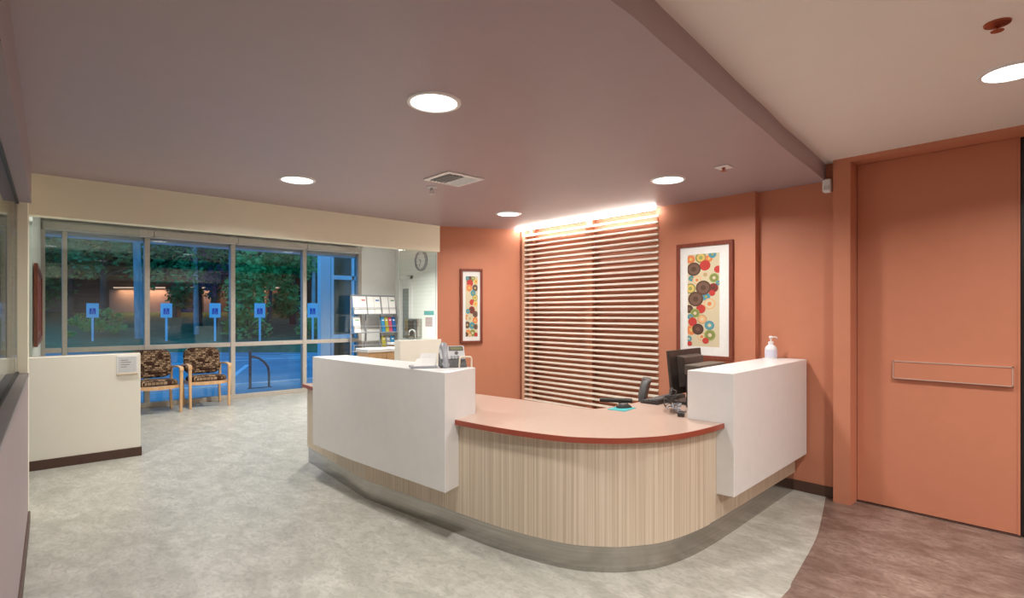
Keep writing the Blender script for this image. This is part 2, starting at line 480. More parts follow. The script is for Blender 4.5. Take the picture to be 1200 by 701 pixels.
downlight(1.537, 2.259, ZS, 'largest round downlight in the purple ceiling, before the counter')
downlight(1.641, 4.286, ZS, 'round downlight in the purple ceiling nearest the cream header beam')
downlight(3.778, 2.338, ZS, 'round downlight in the purple ceiling over the monitor')
downlight(3.836, 4.262, ZS, 'small-looking round downlight beside the bright top of the slatted screen')
downlight(3.60, 0.33, ZC, 'round downlight in the white ceiling, cut by the picture edge')
for x, y, t in ((1.45, 0.15, 'beside the camera'), (1.45, -1.7, 'nearest the tan rear wall'), (3.6, -1.7, 'near the rear of the orange wall')):
    downlight(x, y, ZC, 'added unseen white-ceiling downlight ' + t, power=LAMP_W * 1.8)  # out-of-view lamps added to give the room more bounce light
for x, y, t, k in ((0.55, 6.2, 'behind the beam over the cream half wall', 0.9), (2.9, 6.3, 'behind the middle of the beam', 0.9),
                   (2.0, 8.4, 'before the guest chairs', 1.3), (4.4, 8.2, 'above the low wooden cabinet', 3.8)):
    downlight(x, y, ZW, 'added unseen waiting room downlight ' + t, power=LAMP_W * k)  # lamps added out of sight beyond the beam to brighten the waiting room

# supply air grille
v = thing('ceiling_vent', 'square white supply air grille in the purple ceiling', 'vent', (2.525, 3.44, ZS))
MB().box(-0.172, 0.172, -0.168, -0.13, -0.010, 0).box(-0.172, 0.172, 0.13, 0.168, -0.010, 0)\
    .box(-0.172, -0.135, -0.13, 0.13, -0.010, 0).box(0.135, 0.172, -0.13, 0.13, -0.010, 0).build('frame', WHITEP, v, 0.002)
MB().box(-0.135, 0.135, -0.13, 0.13, -0.001, 0.0).build('backing', DARKVOID, v)
for k in range(9):
    x = -0.12 + k * 0.03
    a = 0.9 if k < 5 else -0.9
    MB().obox((x, 0, -0.008), (0.013 * math.cos(a), 0, 0.013 * math.sin(a)), (0, 0.13, 0), (-0.001 * math.sin(a), 0, 0.001 * math.cos(a))).build('slat', WHITEP, v)

def sprinkler(x, y, z, label, plate, cup):
    r = thing('fire_sprinkler', label, 'sprinkler', (x, y, z), 0, 'ceiling fire sprinklers')
    if plate is None:
        MB().lathe([(0.045, 0), (0.043, -0.006), (0.02, -0.012)], 24).build('escutcheon', cup, r, smooth=True)
    else:
        MB().box(-plate, plate, -plate, plate, -0.008, 0).build('escutcheon', WHITEP, r, 0.003)
    q = 0.55 if cup is COPPER else 1.0      # the copper-red heads sit closer to the ceiling
    MB().lathe([(0.012, -0.006 * q), (0.012, -0.03 * q), (0.008, -0.034 * q)], 12).build('nozzle', cup, r, smooth=True)
    b = MB()
    for s in (-1, 1):
        b.tube([(s * 0.011, 0, -0.03 * q), (s * 0.016, 0, -0.042 * q), (0.0, 0, -0.056 * q)], 0.003, 6)
    b.build('yoke', cup, r, smooth=True)
    MB().lathe([(0.022, -0.056 * q), (0.022, -0.059 * q)], 16).build('deflector', cup, r)
    return r
sprinkler(2.554, 3.785, ZS, 'small pendent sprinkler in the purple ceiling behind the air grille', None, LIGHTP)
sprinkler(3.741, 1.868, ZS, 'sprinkler on a square white plate near the purple soffit edge', 0.05, COPPER)
sprinkler(2.957, 0.317, ZC, 'copper-red sprinkler in the white ceiling', None, COPPER)

# motion detector high on the recess wall
s = thing('motion_detector', 'small white motion detector high on the orange wall beside the pillar', 'detector', (XR, 1.513, 2.40))
MB().box(-0.055, 0, -0.032, 0.032, 0, 0.108).build('housing', WHITEP, s, 0.016, seg=4)
MB().box(-0.058, -0.05, -0.02, 0.02, 0.02, 0.05).build('lens', LIGHTP, s, 0.004)

# ================================================================== SLATTED SCREEN
ls = thing('louver_screen', 'tall slatted wood screen on the orange wall lit from above', 'screen', (XW, 3.98, 0))
y0, y1 = 3.008, 4.905
sl = MB().box(-0.012, 0.028, y0 - 3.98 + 0.002, y1 - 3.98, -0.010, 0.010).build('slat', SLATM, ls, 0.002)
z = 0.16
first = True
while z < 2.45:
    if first:
        sl.location = (0, 0, z); first = False
    else:
        c = sl.copy(); COL.objects.link(c); c.parent = ls; c.location = (0, 0, z)
    z += 0.0592
for ya, yb in ((4.80, 4.87), (3.865, 3.955), (3.015, 3.05)):
    MB().box(XW + 0.028, XW + 0.075, ya, yb, 0.1, ZS).build('batten', ORANGE, ls, 0.002, world=True)
MB().box(XW - 0.02, XW + 0.10, 4.906, 4.944, 0.0, ZS).build('side_board', noise_mat('pale_peach_board', (0.66, 0.38, 0.25), (0.7, 0.41, 0.28), (9, 9, 9), 0.5), ls, 0.002, world=True)
lt = thing('light_strip', 'glowing cove light strip along the top of the slatted screen', 'strip light', (XW - 0.068, 3.98, ZS))
MB().box(XW - 0.085, XW - 0.052, 3.01, 4.99, ZS - 0.03, ZS - 0.004).build('diffuser', STRIPL, lt, world=True)
MB().box(XW - 0.087, XW - 0.050, 3.008, 4.992, ZS - 0.004, ZS).build('channel', LIGHTP, lt, world=True)

# ================================================================== PICTURES
PAL = {'brown': (0.105, 0.05, 0.03), 'dbrown': (0.07, 0.034, 0.024), 'red': (0.52, 0.045, 0.035), 'dred': (0.22, 0.03, 0.025),
       'orange': (0.72, 0.23, 0.08), 'lorange': (0.75, 0.42, 0.2), 'green': (0.30, 0.36, 0.10), 'olive': (0.22, 0.25, 0.07),
       'teal': (0.12, 0.34, 0.34), 'blue': (0.06, 0.26, 0.40), 'cream': (0.66, 0.58, 0.38), 'tan': (0.50, 0.36, 0.18),
       'lbrown': (0.17, 0.095, 0.065), 'grey': (0.16, 0.14, 0.13), 'yellow': (0.70, 0.50, 0.14), 'paper': (0.64, 0.56, 0.38)}
PM = {k: mat('print_' + k, c, 0.6) for k, c in PAL.items()}
PK = list(PAL)
ACC = {'brown': ('brown', 'lbrown'), 'dbrown': ('lbrown', 'brown'), 'red': ('red', 'red'), 'dred': ('brown', 'dred'), 'orange': ('yellow', 'orange'),
       'lorange': ('orange', 'cream'), 'green': ('cream', 'olive'), 'olive': ('green', 'yellow'), 'teal': ('green', 'blue'), 'blue': ('cream', 'teal'),
       'lbrown': ('brown', 'tan'), 'cream': ('tan', 'paper'), 'tan': ('cream', 'lorange'), 'grey': ('tan', 'brown'), 'yellow': ('orange', 'yellow')}

def picture(label, origin, ux, w, h, prect, circles, name='framed_picture', fw=0.036, squash=1.0, dp=0.03, base='paper'):
    """origin: bottom corner on the wall; ux: unit plan vector to the viewer's right; the picture faces the viewer's side"""
    ux = Vector((ux[0], ux[1], 0)).normalized()
    nz = Vector((ux.y, -ux.x, 0))
    r = thing(name, label, 'picture', origin)
    def M(b): return b.xf(Matrix(((ux.x, nz.x, 0, 0), (ux.y, nz.y, 0, 0), (0, 0, 1, 0), (0, 0, 0, 1))))
    def rect(u0, u1, d0, d1, v0, v1): return M(MB().box(u0, u1, d0, d1, v0, v1))
    for a in ((0, w, 0, fw), (0, w, h - fw, h), (0, fw, fw, h - fw), (w - fw, w, fw, h - fw)):
        rect(a[0], a[1], 0.001, dp, a[2], a[3]).build('frame_rail', DARKRED, r, 0.003)
    rect(fw, w - fw, 0.001, dp * 0.5, fw, h - fw).build('mat_board', PAPER if circles else DARKRED, r)
    pu0, pu1, pv0, pv1 = prect
    pr = rect(pu0, pu1, dp * 0.5, dp * 0.5 + 0.001, pv0, pv1).build('print', PM[base], r)
    b = MB()
    for i, (u, v, rad, c) in enumerate(circles):
        for k, (fr, cc) in enumerate(((1.0, c), (0.78, ACC[c][1]), (0.36, ACC[c][0]))):
            b.cur = PK.index(cc)
            n = 22
            d = dp * 0.5 + 0.0012 + i * 0.00004 + k * 0.000008
            vs = []
            for j in range(n):
                a = 2 * PI * j / n
                uu = min(max(u + fr * rad * math.cos(a), 0), 1)
                vv = min(max(v + fr * rad * squash * math.sin(a), 0), 1)
                vs.append((pu0 + uu * (pu1 - pu0), d, pv0 + (1 - vv) * (pv1 - pv0)))
            b.add(vs, [tuple(range(n - 1, -1, -1))] if True else [])
    M(b).build('printed_circles', [PM[k] for k in PK], pr)
    return r

big = [(92, 140, 20, 'orange'), (145, 135, 25, 'olive'), (187, 143, 17, 'orange'), (205, 122, 18, 'teal'), (168, 228, 27, 'cream'),
       (95, 245, 14, 'teal'), (125, 255, 21, 'lorange'), (167, 178, 25, 'red'), (108, 195, 33, 'brown'), (232, 203, 17, 'red'),
       (213, 247, 22, 'green'), (235, 275, 12, 'teal'), (90, 300, 25, 'olive'), (210, 300, 22, 'dred'), (203, 328, 14, 'red'), (172, 347, 20, 'teal'),
       (190, 385, 27, 'lorange'), (158, 298, 35, 'brown'), (82, 412, 20, 'dbrown'), (145, 412, 22, 'red'), (118, 358, 36, 'brown'),
       (115, 435, 22, 'green'), (152, 468, 23, 'tan'), (90, 455, 14, 'teal'), (95, 527, 24, 'orange'), (102, 482, 21, 'red'),
       (190, 500, 22, 'blue'), (150, 562, 20, 'lorange'), (192, 552, 26, 'green'), (130, 522, 27, 'dbrown'), (170, 583, 15, 'red'),
       (82, 575, 14, 'blue'), (86, 602, 12, 'red')]
big = [((x - 75) / 165, (y - 115) / 500, 1.12 * r / 165, c) for x, y, r, c in big]
# on the picture wall the viewer's right is -Y
picture('tall framed print of overlapping coloured rings behind the monitor', (XW, 2.798, 1.032), (0, -1), 0.553, 1.07,
        (0.112, 0.425, 0.115, 0.965), big, squash=0.33)
small = [(125, 170, 25, 'dbrown'), (105, 155, 14, 'teal'), (150, 155, 15, 'green'), (172, 180, 18, 'yellow'), (125, 195, 24, 'red'), (120, 230, 22, 'orange'),
         (165, 230, 22, 'grey'), (150, 270, 20, 'teal'), (165, 305, 20, 'olive'), (140, 340, 18, 'red'), (168, 352, 18, 'yellow'),
         (140, 400, 23, 'dred'), (167, 432, 20, 'brown'), (110, 410, 16, 'teal'), (165, 480, 20, 'orange'), (100, 455, 15, 'orange'),
         (125, 465, 22, 'cream'), (105, 515, 22, 'grey'), (142, 520, 22, 'teal'), (170, 530, 17, 'brown'), (145, 578, 23, 'green'),
         (112, 575, 18, 'orange'), (172, 592, 15, 'red'), (125, 600, 14, 'lorange'), (98, 590, 14, 'dbrown')]
small = [((x - 92) / 93, (y - 140) / 465, r / 93, c) for x, y, r, c in small]
A, B = Vector((3.745, 5.435)), Vector((XW, 5.0))
du = (B - A).normalized()
CS, SS = math.cos(YAW), math.sin(YAW)
def on_line(px):
    t = (px - 600) / 642
    r = Vector((CS * t + SS, -SS * t + CS))
    n = Vector((du.y, -du.x))
    k = A.dot(n) / r.dot(n)
    return r * k
p0, p1 = on_line(539.0), on_line(565.0)
d0 = p0.x * SS + p0.y * CS
zt, zb = EYE + (367.5 - 315) / 642 * d0, EYE + (367.5 - 402.5) / 642 * d0
pw, ph = (p1 - p0).length, zt - zb
picture('narrow framed abstract print on the angled orange wall behind the desk phone', (p0.x, p0.y, zb), tuple(du), pw, ph,
        (pw * 0.24, pw * 0.78, ph * 0.09, ph * 0.90), small, squash=0.25, fw=0.03)
pc = [(0.3 + 0.4 * random.random(), 0.06 * k, 0.16, random.choice(['red', 'tan', 'orange', 'brown'])) for k in range(1, 16)]
wv = Vector((0.15, 3.16)).normalized()
# wing wall picture: the viewer sees the wall's +X side, so "right" runs along +Y
picture('dark red framed print on the white wing wall, seen almost edge-on', (0.14 + 0.0022 + wv.x * 0.06, 6.90, 1.13), tuple(wv), 2.1, 0.80,
        (0.35, 1.75, 0.12, 0.68), [], base='dred', fw=0.05)

# ================================================================== RECEPTION COUNTER
path = [(2.125, 5.30), (2.03, 3.93)] + spline([(2.03, 3.93), (2.128, 3.10), (2.195, 2.511), (2.30, 2.115), (2.43, 1.92), (2.56, 1.812), (2.771, 1.717), (3.12, 1.68), (3.65, 1.697)], 8)[1:] + [(4.742, 1.757)]
def cut(path, a, b):
    """piece of a plan path between arc lengths a and b"""
    out, s = [], 0.0
    for p, q in zip(path, path[1:]):
        P, Q = Vector(p), Vector(q); l = (Q - P).length
        if s + l > a and s < b:
            t0, t1 = max(0, (a - s) / l), min(1, (b - s) / l)
            if not out: out.append(tuple(P.lerp(Q, t0)))
            out.append(tuple(P.lerp(Q, t1)))
        s += l
    return out
def arc_at(path, test):
    s = 0.0
    for p, q in zip(path, path[1:]):
        if test(q): return s
        s += (Vector(q) - Vector(p)).length
    return s
TOT = sum((Vector(q) - Vector(p)).length for p, q in zip(path, path[1:]))
rc = thing('reception_counter', 'curved reception counter with striped wood front and white raised ledges', 'reception desk', (2.9, 2.9, 0))
ZT = 0.765
# along this path the room side lies to the right (-X / -Y), so positive offset = outward
s1 = 0.36; s2 = arc_at(path, lambda q: q[1] <= 3.93 + 1e-6) + 1.374; s2 = (Vector(path[1]) - Vector(path[0])).length
s3 = arc_at(path, lambda q: q[1] < 3.0)
s4 = arc_at(path, lambda q: q[0] > 3.24)
for a, b, off in ((0, s1, 0.0), (s1 + 0.003, s2, 0.0), (s2 + 0.003, s3, 0.0), (s3 + 0.003, s4, 0.006), (s4 + 0.003, TOT, 0.0)):
    pth = cut(path, a, b)
    MB().ribbon(pth, -0.03, off, 0.15, ZT - 0.03).build('front_panel', LAMINATE, rc, 0.0015, world=True, seg=1)
q = cut(path, 0, TOT)
pts = offset(q, -0.012); pin = offset(q, -0.03)
MB().prism(pts + pin[::-1], 0.0, 0.15).build('toe_kick', STEEL, rc, world=True, smooth=True)
e0, e1 = offset(path, 0)[0], offset(path, -0.78)[0]
# end gable at the far left end
MB().prism([(2.125, 5.30), (2.90, 5.27), (2.90, 5.24), (2.125, 5.27)], 0.15, ZT - 0.03).build('end_panel', LAMINATE, rc, 0.0015, world=True)
MB().prism([(2.14, 5.29), (2.89, 5.26), (2.89, 5.235), (2.14, 5.265)], 0.0, 0.15).build('toe_kick', STEEL, rc, world=True)
# inner carcass (staff side)
MB().prism([(2.88, 5.24), (2.90, 5.24), (2.92, 3.6), (2.98, 3.1), (2.99, 2.98), (2.97, 2.98), (2.94, 3.1), (2.89, 3.6)], 0.0, ZT - 0.03).build('inner_panel', LAMINATE, rc, world=True)
outer = offset(path, 0.045)
outer[-1] = (4.742, outer[-1][1]); outer += [(4.742, 2.05), (4.684, 2.05)]; outer[0] = (2.085, 5.32)
inner = [(4.684, 2.47), (3.30, 2.47), (3.20, 2.475), (3.10, 2.50), (3.055, 2.54), (3.03, 2.62), (3.0, 3.12), (2.925, 3.65), (2.91, 5.30)]
MB().prism(outer + inner, ZT - 0.03, ZT).build('worksurface', TOPM, rc, world=True)
b = MB().ribbon(outer[:-2], -0.002, 0.004, ZT - 0.031, ZT + 0.0005)
b.ribbon([(2.91, 5.304), (2.085, 5.324)], -0.002, 0.003, ZT - 0.031, ZT + 0.0005).build('edge_band', EDGE, rc, world=True)
MB().ribbon(inner, -0.002, 0.003, ZT - 0.031, ZT + 0.0005).build('edge_band', EDGE, rc, world=True)
# white ledges: folded shells that hang in front of the panels
def ledge(out, inn, zb, zt):
    return MB().prism(out + inn[::-1], zb, zt)
lo = [(1.906, 4.640), (1.918, 3.940), (1.998, 2.815)]
li = [(2.20, 4.610), (2.235, 3.985), (2.345, 2.945)]
ledge(lo, li, 0.325, 1.08).build('transaction_ledge', SOLID_WHITE, rc, 0.004, world=True)
ro = [(3.283, 1.572), (4.742, 1.668)]
ri = [(3.253, 1.872), (4.742, 1.975)]
ledge(ro, ri, 0.315, 1.08).build('transaction_ledge', SOLID_WHITE, rc, 0.004, world=True)

# ================================================================== ON THE COUNTER
ZB = 1.08
# desk phone, faces the visitors
ph = thing('desk_phone', 'grey office desk phone standing on the left white ledge', 'phone', (2.235, 3.06, ZB), -0.42)
T = Matrix.Translation((0.035, 0.0, 0.012)) @ Matrix.Rotation(math.radians(58), 4, 'X')
def pf(b): return b.xf(T)
MB().add([(-0.085, -0.03, 0), (0.095, -0.03, 0), (0.095, 0.085, 0), (-0.085, 0.085, 0), (-0.085, -0.03, 0.018), (0.095, -0.03, 0.018), (0.095, 0.062, 0.10), (-0.085, 0.062, 0.10)],
         [(3, 2, 1, 0), (4, 5, 6, 7), (0, 1, 5, 4), (1, 2, 6, 5), (2, 3, 7, 6), (3, 0, 4, 7)]).build('stand', GREYP, ph, 0.004)
pf(MB().box(-0.115, 0.060, -0.02, 0.150, -0.012, 0.012)).build('body', LIGHTP, ph, 0.005)
sc_ = pf(MB().box(-0.050, 0.052, 0.108, 0.142, 0.012, 0.015)).build('display_bezel', GREYP, ph, 0.001)
pf(MB().box(-0.038, 0.044, 0.113, 0.135, 0.015, 0.0158)).build('display', mat('lcd_olive', (0.22, 0.23, 0.13), 0.2), sc_)
for r_ in range(4):
    for c_ in range(3):
        pf(MB().box(-0.045 + c_ * 0.022, -0.029 + c_ * 0.022, 0.006 + r_ * 0.017, 0.017 + r_ * 0.017, 0.012, 0.016)).build('key', GREYP if r_ < 3 else SILVP, ph, 0.001)
for r_ in range(4):
    pf(MB().box(0.030, 0.052, 0.006 + r_ * 0.017, 0.015 + r_ * 0.017, 0.012, 0.015)).build('key', SILVP, ph, 0.001)
pf(MB().lathe([(0.013, 0.012), (0.012, 0.017)], 16, (0.0, 0.090, 0))).build('navigation_pad', GREYP, ph)
hb = pf(MB().tube([(-0.087, -0.022, 0.022), (-0.087, 0.0, 0.034), (-0.087, 0.03, 0.042), (-0.087, 0.10, 0.042), (-0.087, 0.13, 0.034), (-0.087, 0.155, 0.022)], 0.019, 12)).build('handset', SILVP, ph, smooth=True)
for nm_, yy_ in (('mouthpiece', -0.008), ('earpiece', 0.140)):
    pf(MB().lathe([(0.026, 0.005), (0.027, 0.03), (0.02, 0.04)], 16, (-0.087, yy_, 0))).build(nm_, SILVP, hb, smooth=True)
cc = [(0.0 - 0.088 + 0.006 * math.cos(k * 0.9), -0.03 - 0.0012 * k * 0.4 + 0.0, 0.008 + 0.006 * math.sin(k * 0.9) + 0.0) for k in range(40)]
MB().tube(cc, 0.002, 5).build('coiled_cord', BLACKP, ph, smooth=True)

# papers in a slanted desk tray
tr = thing('paper_tray', 'low grey tray with slanted white papers beside the desk phone', 'paper tray', (2.075, 3.17, ZB), -0.42)
MB().box(-0.095, 0.085, -0.055, 0.06, 0, 0.016).build('base', SILVP, tr, 0.004)
for k in range(2):
    MB().add([(-0.075 + k * 0.03, -0.035 + 0.03 * k, 0.016), (0.070 + k * 0.012, -0.035 + 0.03 * k, 0.016), (0.070 + k * 0.012, -0.02 + 0.03 * k, 0.016), (-0.075 + k * 0.03, -0.02 + 0.03 * k, 0.016),
              (-0.045 + k * 0.03, 0.0 + 0.03 * k, 0.062 + 0.032 * k), (0.085 + k * 0.012, 0.0 + 0.03 * k, 0.062 + 0.032 * k), (0.085 + k * 0.012, 0.012 + 0.03 * k, 0.062 + 0.032 * k), (-0.045 + k * 0.03, 0.012 + 0.03 * k, 0.062 + 0.032 * k)],
             [(3, 2, 1, 0), (4, 5, 6, 7), (0, 1, 5, 4), (1, 2, 6, 5), (2, 3, 7, 6), (3, 0, 4, 7)]).build('paper_stack', PAPER, tr)

# cream bent tube on the ledge end
pts = [(2.262, 3.02, ZB)]
for k in range(7):
    a = PI - k * PI / 12
    pts.append((2.282 + 0.02 * math.cos(a), 3.015, ZB + 0.052 + 0.02 * math.sin(a)))
for k in range(7):
    a = PI / 2 - k * PI / 12
    pts.append((2.322 + 0.02 * math.cos(a) , 2.985, ZB + 0.052 + 0.02 * math.sin(a)))
pts.append((2.342, 2.985, ZB))
ht = MB().tube(pts, 0.0065, 10).build('bent_tube_holder', CREAMTUBE, None, smooth=True)
tag(ht, 'cream bent tube loop at the end of the left white ledge', 'tube holder')

# hand sanitiser
sb = thing('sanitizer_bottle', 'white hand sanitizer pump bottle on the right white ledge', 'pump bottle', (4.63, 1.905, ZB), -0.6)
MB().lathe([(0.044, 0), (0.047, 0.006), (0.047, 0.075), (0.043, 0.092), (0.028, 0.108), (0.019, 0.114), (0.019, 0.122)], 28).build('bottle', mat('milky_plastic', (0.80, 0.80, 0.84), 0.25), sb, smooth=True)
MB().lathe([(0.0475, 0.012), (0.0475, 0.072)], 28, cap=False).build('bottle_label', mat('pale_lilac_label', (0.68, 0.67, 0.80), 0.5), sb, smooth=True)
MB().lathe([(0.021, 0.118), (0.021, 0.136), (0.010, 0.140)], 20).build('collar', WHITEP, sb, smooth=True)
MB().lathe([(0.006, 0.138), (0.006, 0.168)], 12).build('pump_stem', WHITEP, sb, smooth=True)
MB().lathe([(0.014, 0.166), (0.015, 0.180), (0.010, 0.184)], 16).tube([(0.0, 0, 0.175), (0.035, 0, 0.176), (0.052, 0, 0.170), (0.056, 0, 0.163)], 0.0055, 10).build('pump_head', WHITEP, sb, smooth=True)

# monitor seen from behind
mo = thing('computer_monitor', 'dark computer monitor seen from behind beside the right white ledge', 'monitor', (3.86, 2.22, ZT), 0.06)
Tm = Matrix.Translation((0, 0, 0.245)) @ Matrix.Rotation(math.radians(-6), 4, 'X')
def mf(b): return b.xf(Tm)
mf(MB().box(-0.265, 0.265, 0.0, 0.022, -0.165, 0.165)).build('screen_housing', noise_mat('dark_brown_plastic', (0.045, 0.034, 0.028), (0.055, 0.042, 0.035), (30, 30, 30), 0.4), mo, 0.005)
mf(MB().box(-0.245, 0.245, 0.0221, 0.0235, -0.145, 0.148)).build('screen', mat('screen_glass', (0.01, 0.01, 0.012), 0.1), mo)
sh = mf(MB().add([(-0.16, 0.0, -0.12), (0.20, 0.0, -0.12), (0.20, 0.0, 0.125), (-0.16, 0.0, 0.125), (-0.14, -0.055, -0.10), (0.18, -0.055, -0.10), (0.18, -0.055, 0.105), (-0.14, -0.055, 0.105)],
         [(0, 1, 2, 3), (7, 6, 5, 4), (4, 5, 1, 0), (5, 6, 2, 1), (6, 7, 3, 2), (7, 4, 0, 3)])).build('rear_cover', noise_mat('umber_plastic', (0.065, 0.05, 0.042), (0.08, 0.062, 0.052), (30, 30, 30), 0.3), mo, 0.006)
for k in range(9):
    mf(MB().box(-0.10, 0.14, -0.0565, -0.055, -0.08 + k * 0.012, -0.074 + k * 0.012)).build('vent_slot', DARKVOID, sh)
MB().box(-0.035, 0.035, -0.085, -0.05, 0.0, 0.27).build('stand_neck', BLACKP, mo, 0.006)
MB().box(-0.13, 0.13, -0.15, 0.07, 0.0, 0.018).build('stand_foot', BLACKP, mo, 0.006)
pr = thing('label_printer', 'dark brown boxy device behind the right white ledge, in front of monitor', 'printer', (3.72, 2.03, ZT), 0.07)
bdy = MB().box(-0.10, 0.30, -0.05, 0.07, 0, 0.235).build('body', BLACKP, pr, 0.008)
MB().box(-0.115, 0.305, -0.055, 0.075, 0.24, 0.315).build('lid', noise_mat('taupe_plastic', (0.10, 0.078, 0.062), (0.12, 0.092, 0.075), (30, 30, 30), 0.4), pr, 0.01)
MB().box(-0.06, 0.2, -0.058, -0.054, 0.25, 0.262).build('paper_slot', DARKVOID, pr)

# keyboard, mouse on a turquoise mat
kb = thing('keyboard', 'black computer keyboard at the back edge of the counter', 'keyboard', (3.79, 2.385, ZT), 0.09)
MB().add([(-0.235, -0.075, 0), (0.235, -0.075, 0), (0.235, 0.075, 0), (-0.235, 0.075, 0), (-0.235, -0.075, 0.034), (0.235, -0.075, 0.034), (0.235, 0.075, 0.014), (-0.235, 0.075, 0.014)],
         [(3, 2, 1, 0), (4, 5, 6, 7), (0, 1, 5, 4), (1, 2, 6, 5), (2, 3, 7, 6), (3, 0, 4, 7)]).build('case', BLACKP, kb, 0.004)
kk = MB()
for r_ in range(5):
    for c_ in range(20):
        y_ = -0.06 + r_ * 0.026
        zz = 0.034 - (y_ + 0.075) / 0.15 * 0.02
        kk.box(-0.222 + c_ * 0.0222, -0.204 + c_ * 0.0222, y_, y_ + 0.02, zz - 0.002, zz + 0.006)
o = kk.build('keys', GREYP, kb); o['kind'] = 'stuff'
mp_ = MB().obox((3.23, 2.375, ZT + 0.002), (0.085, 0.012, 0), (-0.012, 0.065, 0), (0, 0, 0.002)).build('mouse_mat', TEAL, None)
tag(mp_, 'turquoise mouse mat on the inner corner of the counter', 'mouse mat')
ms = thing('computer_mouse', 'black computer mouse on the turquoise mat', 'mouse', (3.27, 2.385, ZT + 0.004), -0.5)
b = MB()
prof = []
for i in range(9):
    t = i / 8
    zc = 0.034 * math.sin(PI * min(1, t * 0.85 + 0.12)) ** 0.6
    hw = 0.031 * math.sin(PI * min(0.97, t * 0.86 + 0.07)) ** 0.45
    prof.append([(-0.055 + 0.11 * t, hw * math.cos(PI * k / 8), zc * math.sin(PI * k / 8) ** 0.7 + 0.001) for k in range(9)])
b.add([p for r_ in prof for p in r_], [(i * 9 + k, i * 9 + k + 1, (i + 1) * 9 + k + 1, (i + 1) * 9 + k) for i in range(8) for k in range(8)] + [tuple(range(8, -1, -1)), tuple(72 + k for k in range(9))])
b.build('shell', BLACKP, ms, smooth=True)
MB().lathe([(0.006, -0.003), (0.006, 0.003)], 12).xf(Matrix.Translation((0.025, 0, 0.029)) @ Matrix.Rotation(PI / 2, 4, 'X')).build('wheel', GREYP, ms)

# tangle of leads beside the ledge
def lead(label, m, c, n, rr, rad, seed, group='loose leads on the counter'):
    rnd = random.Random(seed)
    pts = []
    for k in range(n):
        a = k * 0.55
        q = rr * (0.6 + 0.4 * math.sin(k * 0.37 + seed))
        pts.append((c[0] + q * math.cos(a) + rnd.uniform(-.01, .01), c[1] + 0.6 * q * math.sin(a) + rnd.uniform(-.01, .01),
                    ZT + rad + abs(math.sin(k * 0.23 + seed)) * c[2]))
    P = [Vector(p) for p in pts]
    out = []
    for i in range(len(P) - 1):
        p0_, p1_, p2_, p3_ = P[max(i - 1, 0)], P[i], P[i + 1], P[min(i + 2, len(P) - 1)]
        for k in range(4):
            t = k / 4
            out.append(0.5 * (2 * p1_ + (p2_ - p0_) * t + (2 * p0_ - 5 * p1_ + 4 * p2_ - p3_) * t * t + (3 * p1_ - p0_ - 3 * p2_ + p3_) * t ** 3))
    o = MB().tube(out, rad, 6).build('cable', m, None, smooth=True)
    return tag(o, label, 'cable', group)
lead('black tangled lead lying highest in the heap by the ledge', BLACKP, (3.44, 2.10, 0.09), 40, 0.085, 0.0045, 1)
lead('grey coiled lead in the heap by the right ledge', SILVP, (3.40, 2.04, 0.05), 34, 0.075, 0.005, 2)
lead('charcoal lead looping up towards the back of the monitor', GREYP, (3.52, 2.16, 0.14), 26, 0.06, 0.004, 3)
lead('brown lead trailing nearest the counter front', noise_mat('tan_cable', (0.20, 0.12, 0.08), (0.24, 0.15, 0.10), (9, 9, 9), 0.4), (3.33, 2.03, 0.03), 22, 0.055, 0.004, 4)
ad = thing('power_adapter', 'small black power adapter among the leads on the counter', 'adapter', (3.30, 1.945, ZT), 0.5)
MB().box(-0.04, 0.04, -0.022, 0.022, 0, 0.028).build('case', BLACKP, ad, 0.005)
MB().tube([(0.04, 0, 0.014), (0.06, 0.003, 0.012), (0.09, 0.015, 0.006), (0.11, 0.04, 0.005)], 0.0035, 6).build('lead', BLACKP, ad, smooth=True)

# office chair behind the counter
oc = thing('office_chair', 'grey task chair with black armrests behind the counter', 'chair', (3.93, 2.94, 0), math.radians(215))
for k in range(5):
    a = 2 * PI * k / 5 + 0.3
    lg = MB().tube([(0.03 * math.cos(a), 0.03 * math.sin(a), 0.11), (0.29 * math.cos(a), 0.29 * math.sin(a), 0.075)], 0.024, 8, 0.016).build('base_arm', BLACKP, oc, smooth=True)
    MB().lathe([(0.028, -0.012), (0.028, 0.012)], 14).xf(Matrix.Translation((0.29 * math.cos(a), 0.29 * math.sin(a), 0.028)) @ Matrix.Rotation(a, 4, 'Z') @ Matrix.Rotation(PI / 2, 4, 'X')).build('caster', BLACKP, lg)
MB().lathe([(0.035, 0.08), (0.035, 0.2), (0.02, 0.21), (0.02, 0.42)], 16).build('gas_column', BLACKP, oc, smooth=True)
MB().box(-0.24, 0.24, -0.23, 0.23, 0.42, 0.50).build('seat', GREYP, oc, 0.035, seg=4)
bk = MB()
rows = [(0.55, 0.15, 0.0), (0.62, 0.19, -0.012), (0.72, 0.20, -0.01), (0.82, 0.185, 0.01), (0.885, 0.14, 0.03)]
vs = []
for zz, hw, yo in rows:
    for sgn in (-1, -0.5, 0, 0.5, 1):
        vs.append((sgn * hw, 0.22 + yo - 0.03 * (sgn * sgn), zz))
nF = len(vs)
vs += [(x, y + 0.05, z_) for x, y, z_ in vs]
fs = []
for i in range(4):
    for k in range(4):
        fs.append((i * 5 + k, i * 5 + k + 1, (i + 1) * 5 + k + 1, (i + 1) * 5 + k))
        fs.append((nF + (i + 1) * 5 + k, nF + (i + 1) * 5 + k + 1, nF + i * 5 + k + 1, nF + i * 5 + k))
edge = [k for k in range(5)] + [i * 5 + 4 for i in range(1, 5)] + [20 + k for k in range(3, -1, -1)] + [i * 5 for i in range(3, 0, -1)]
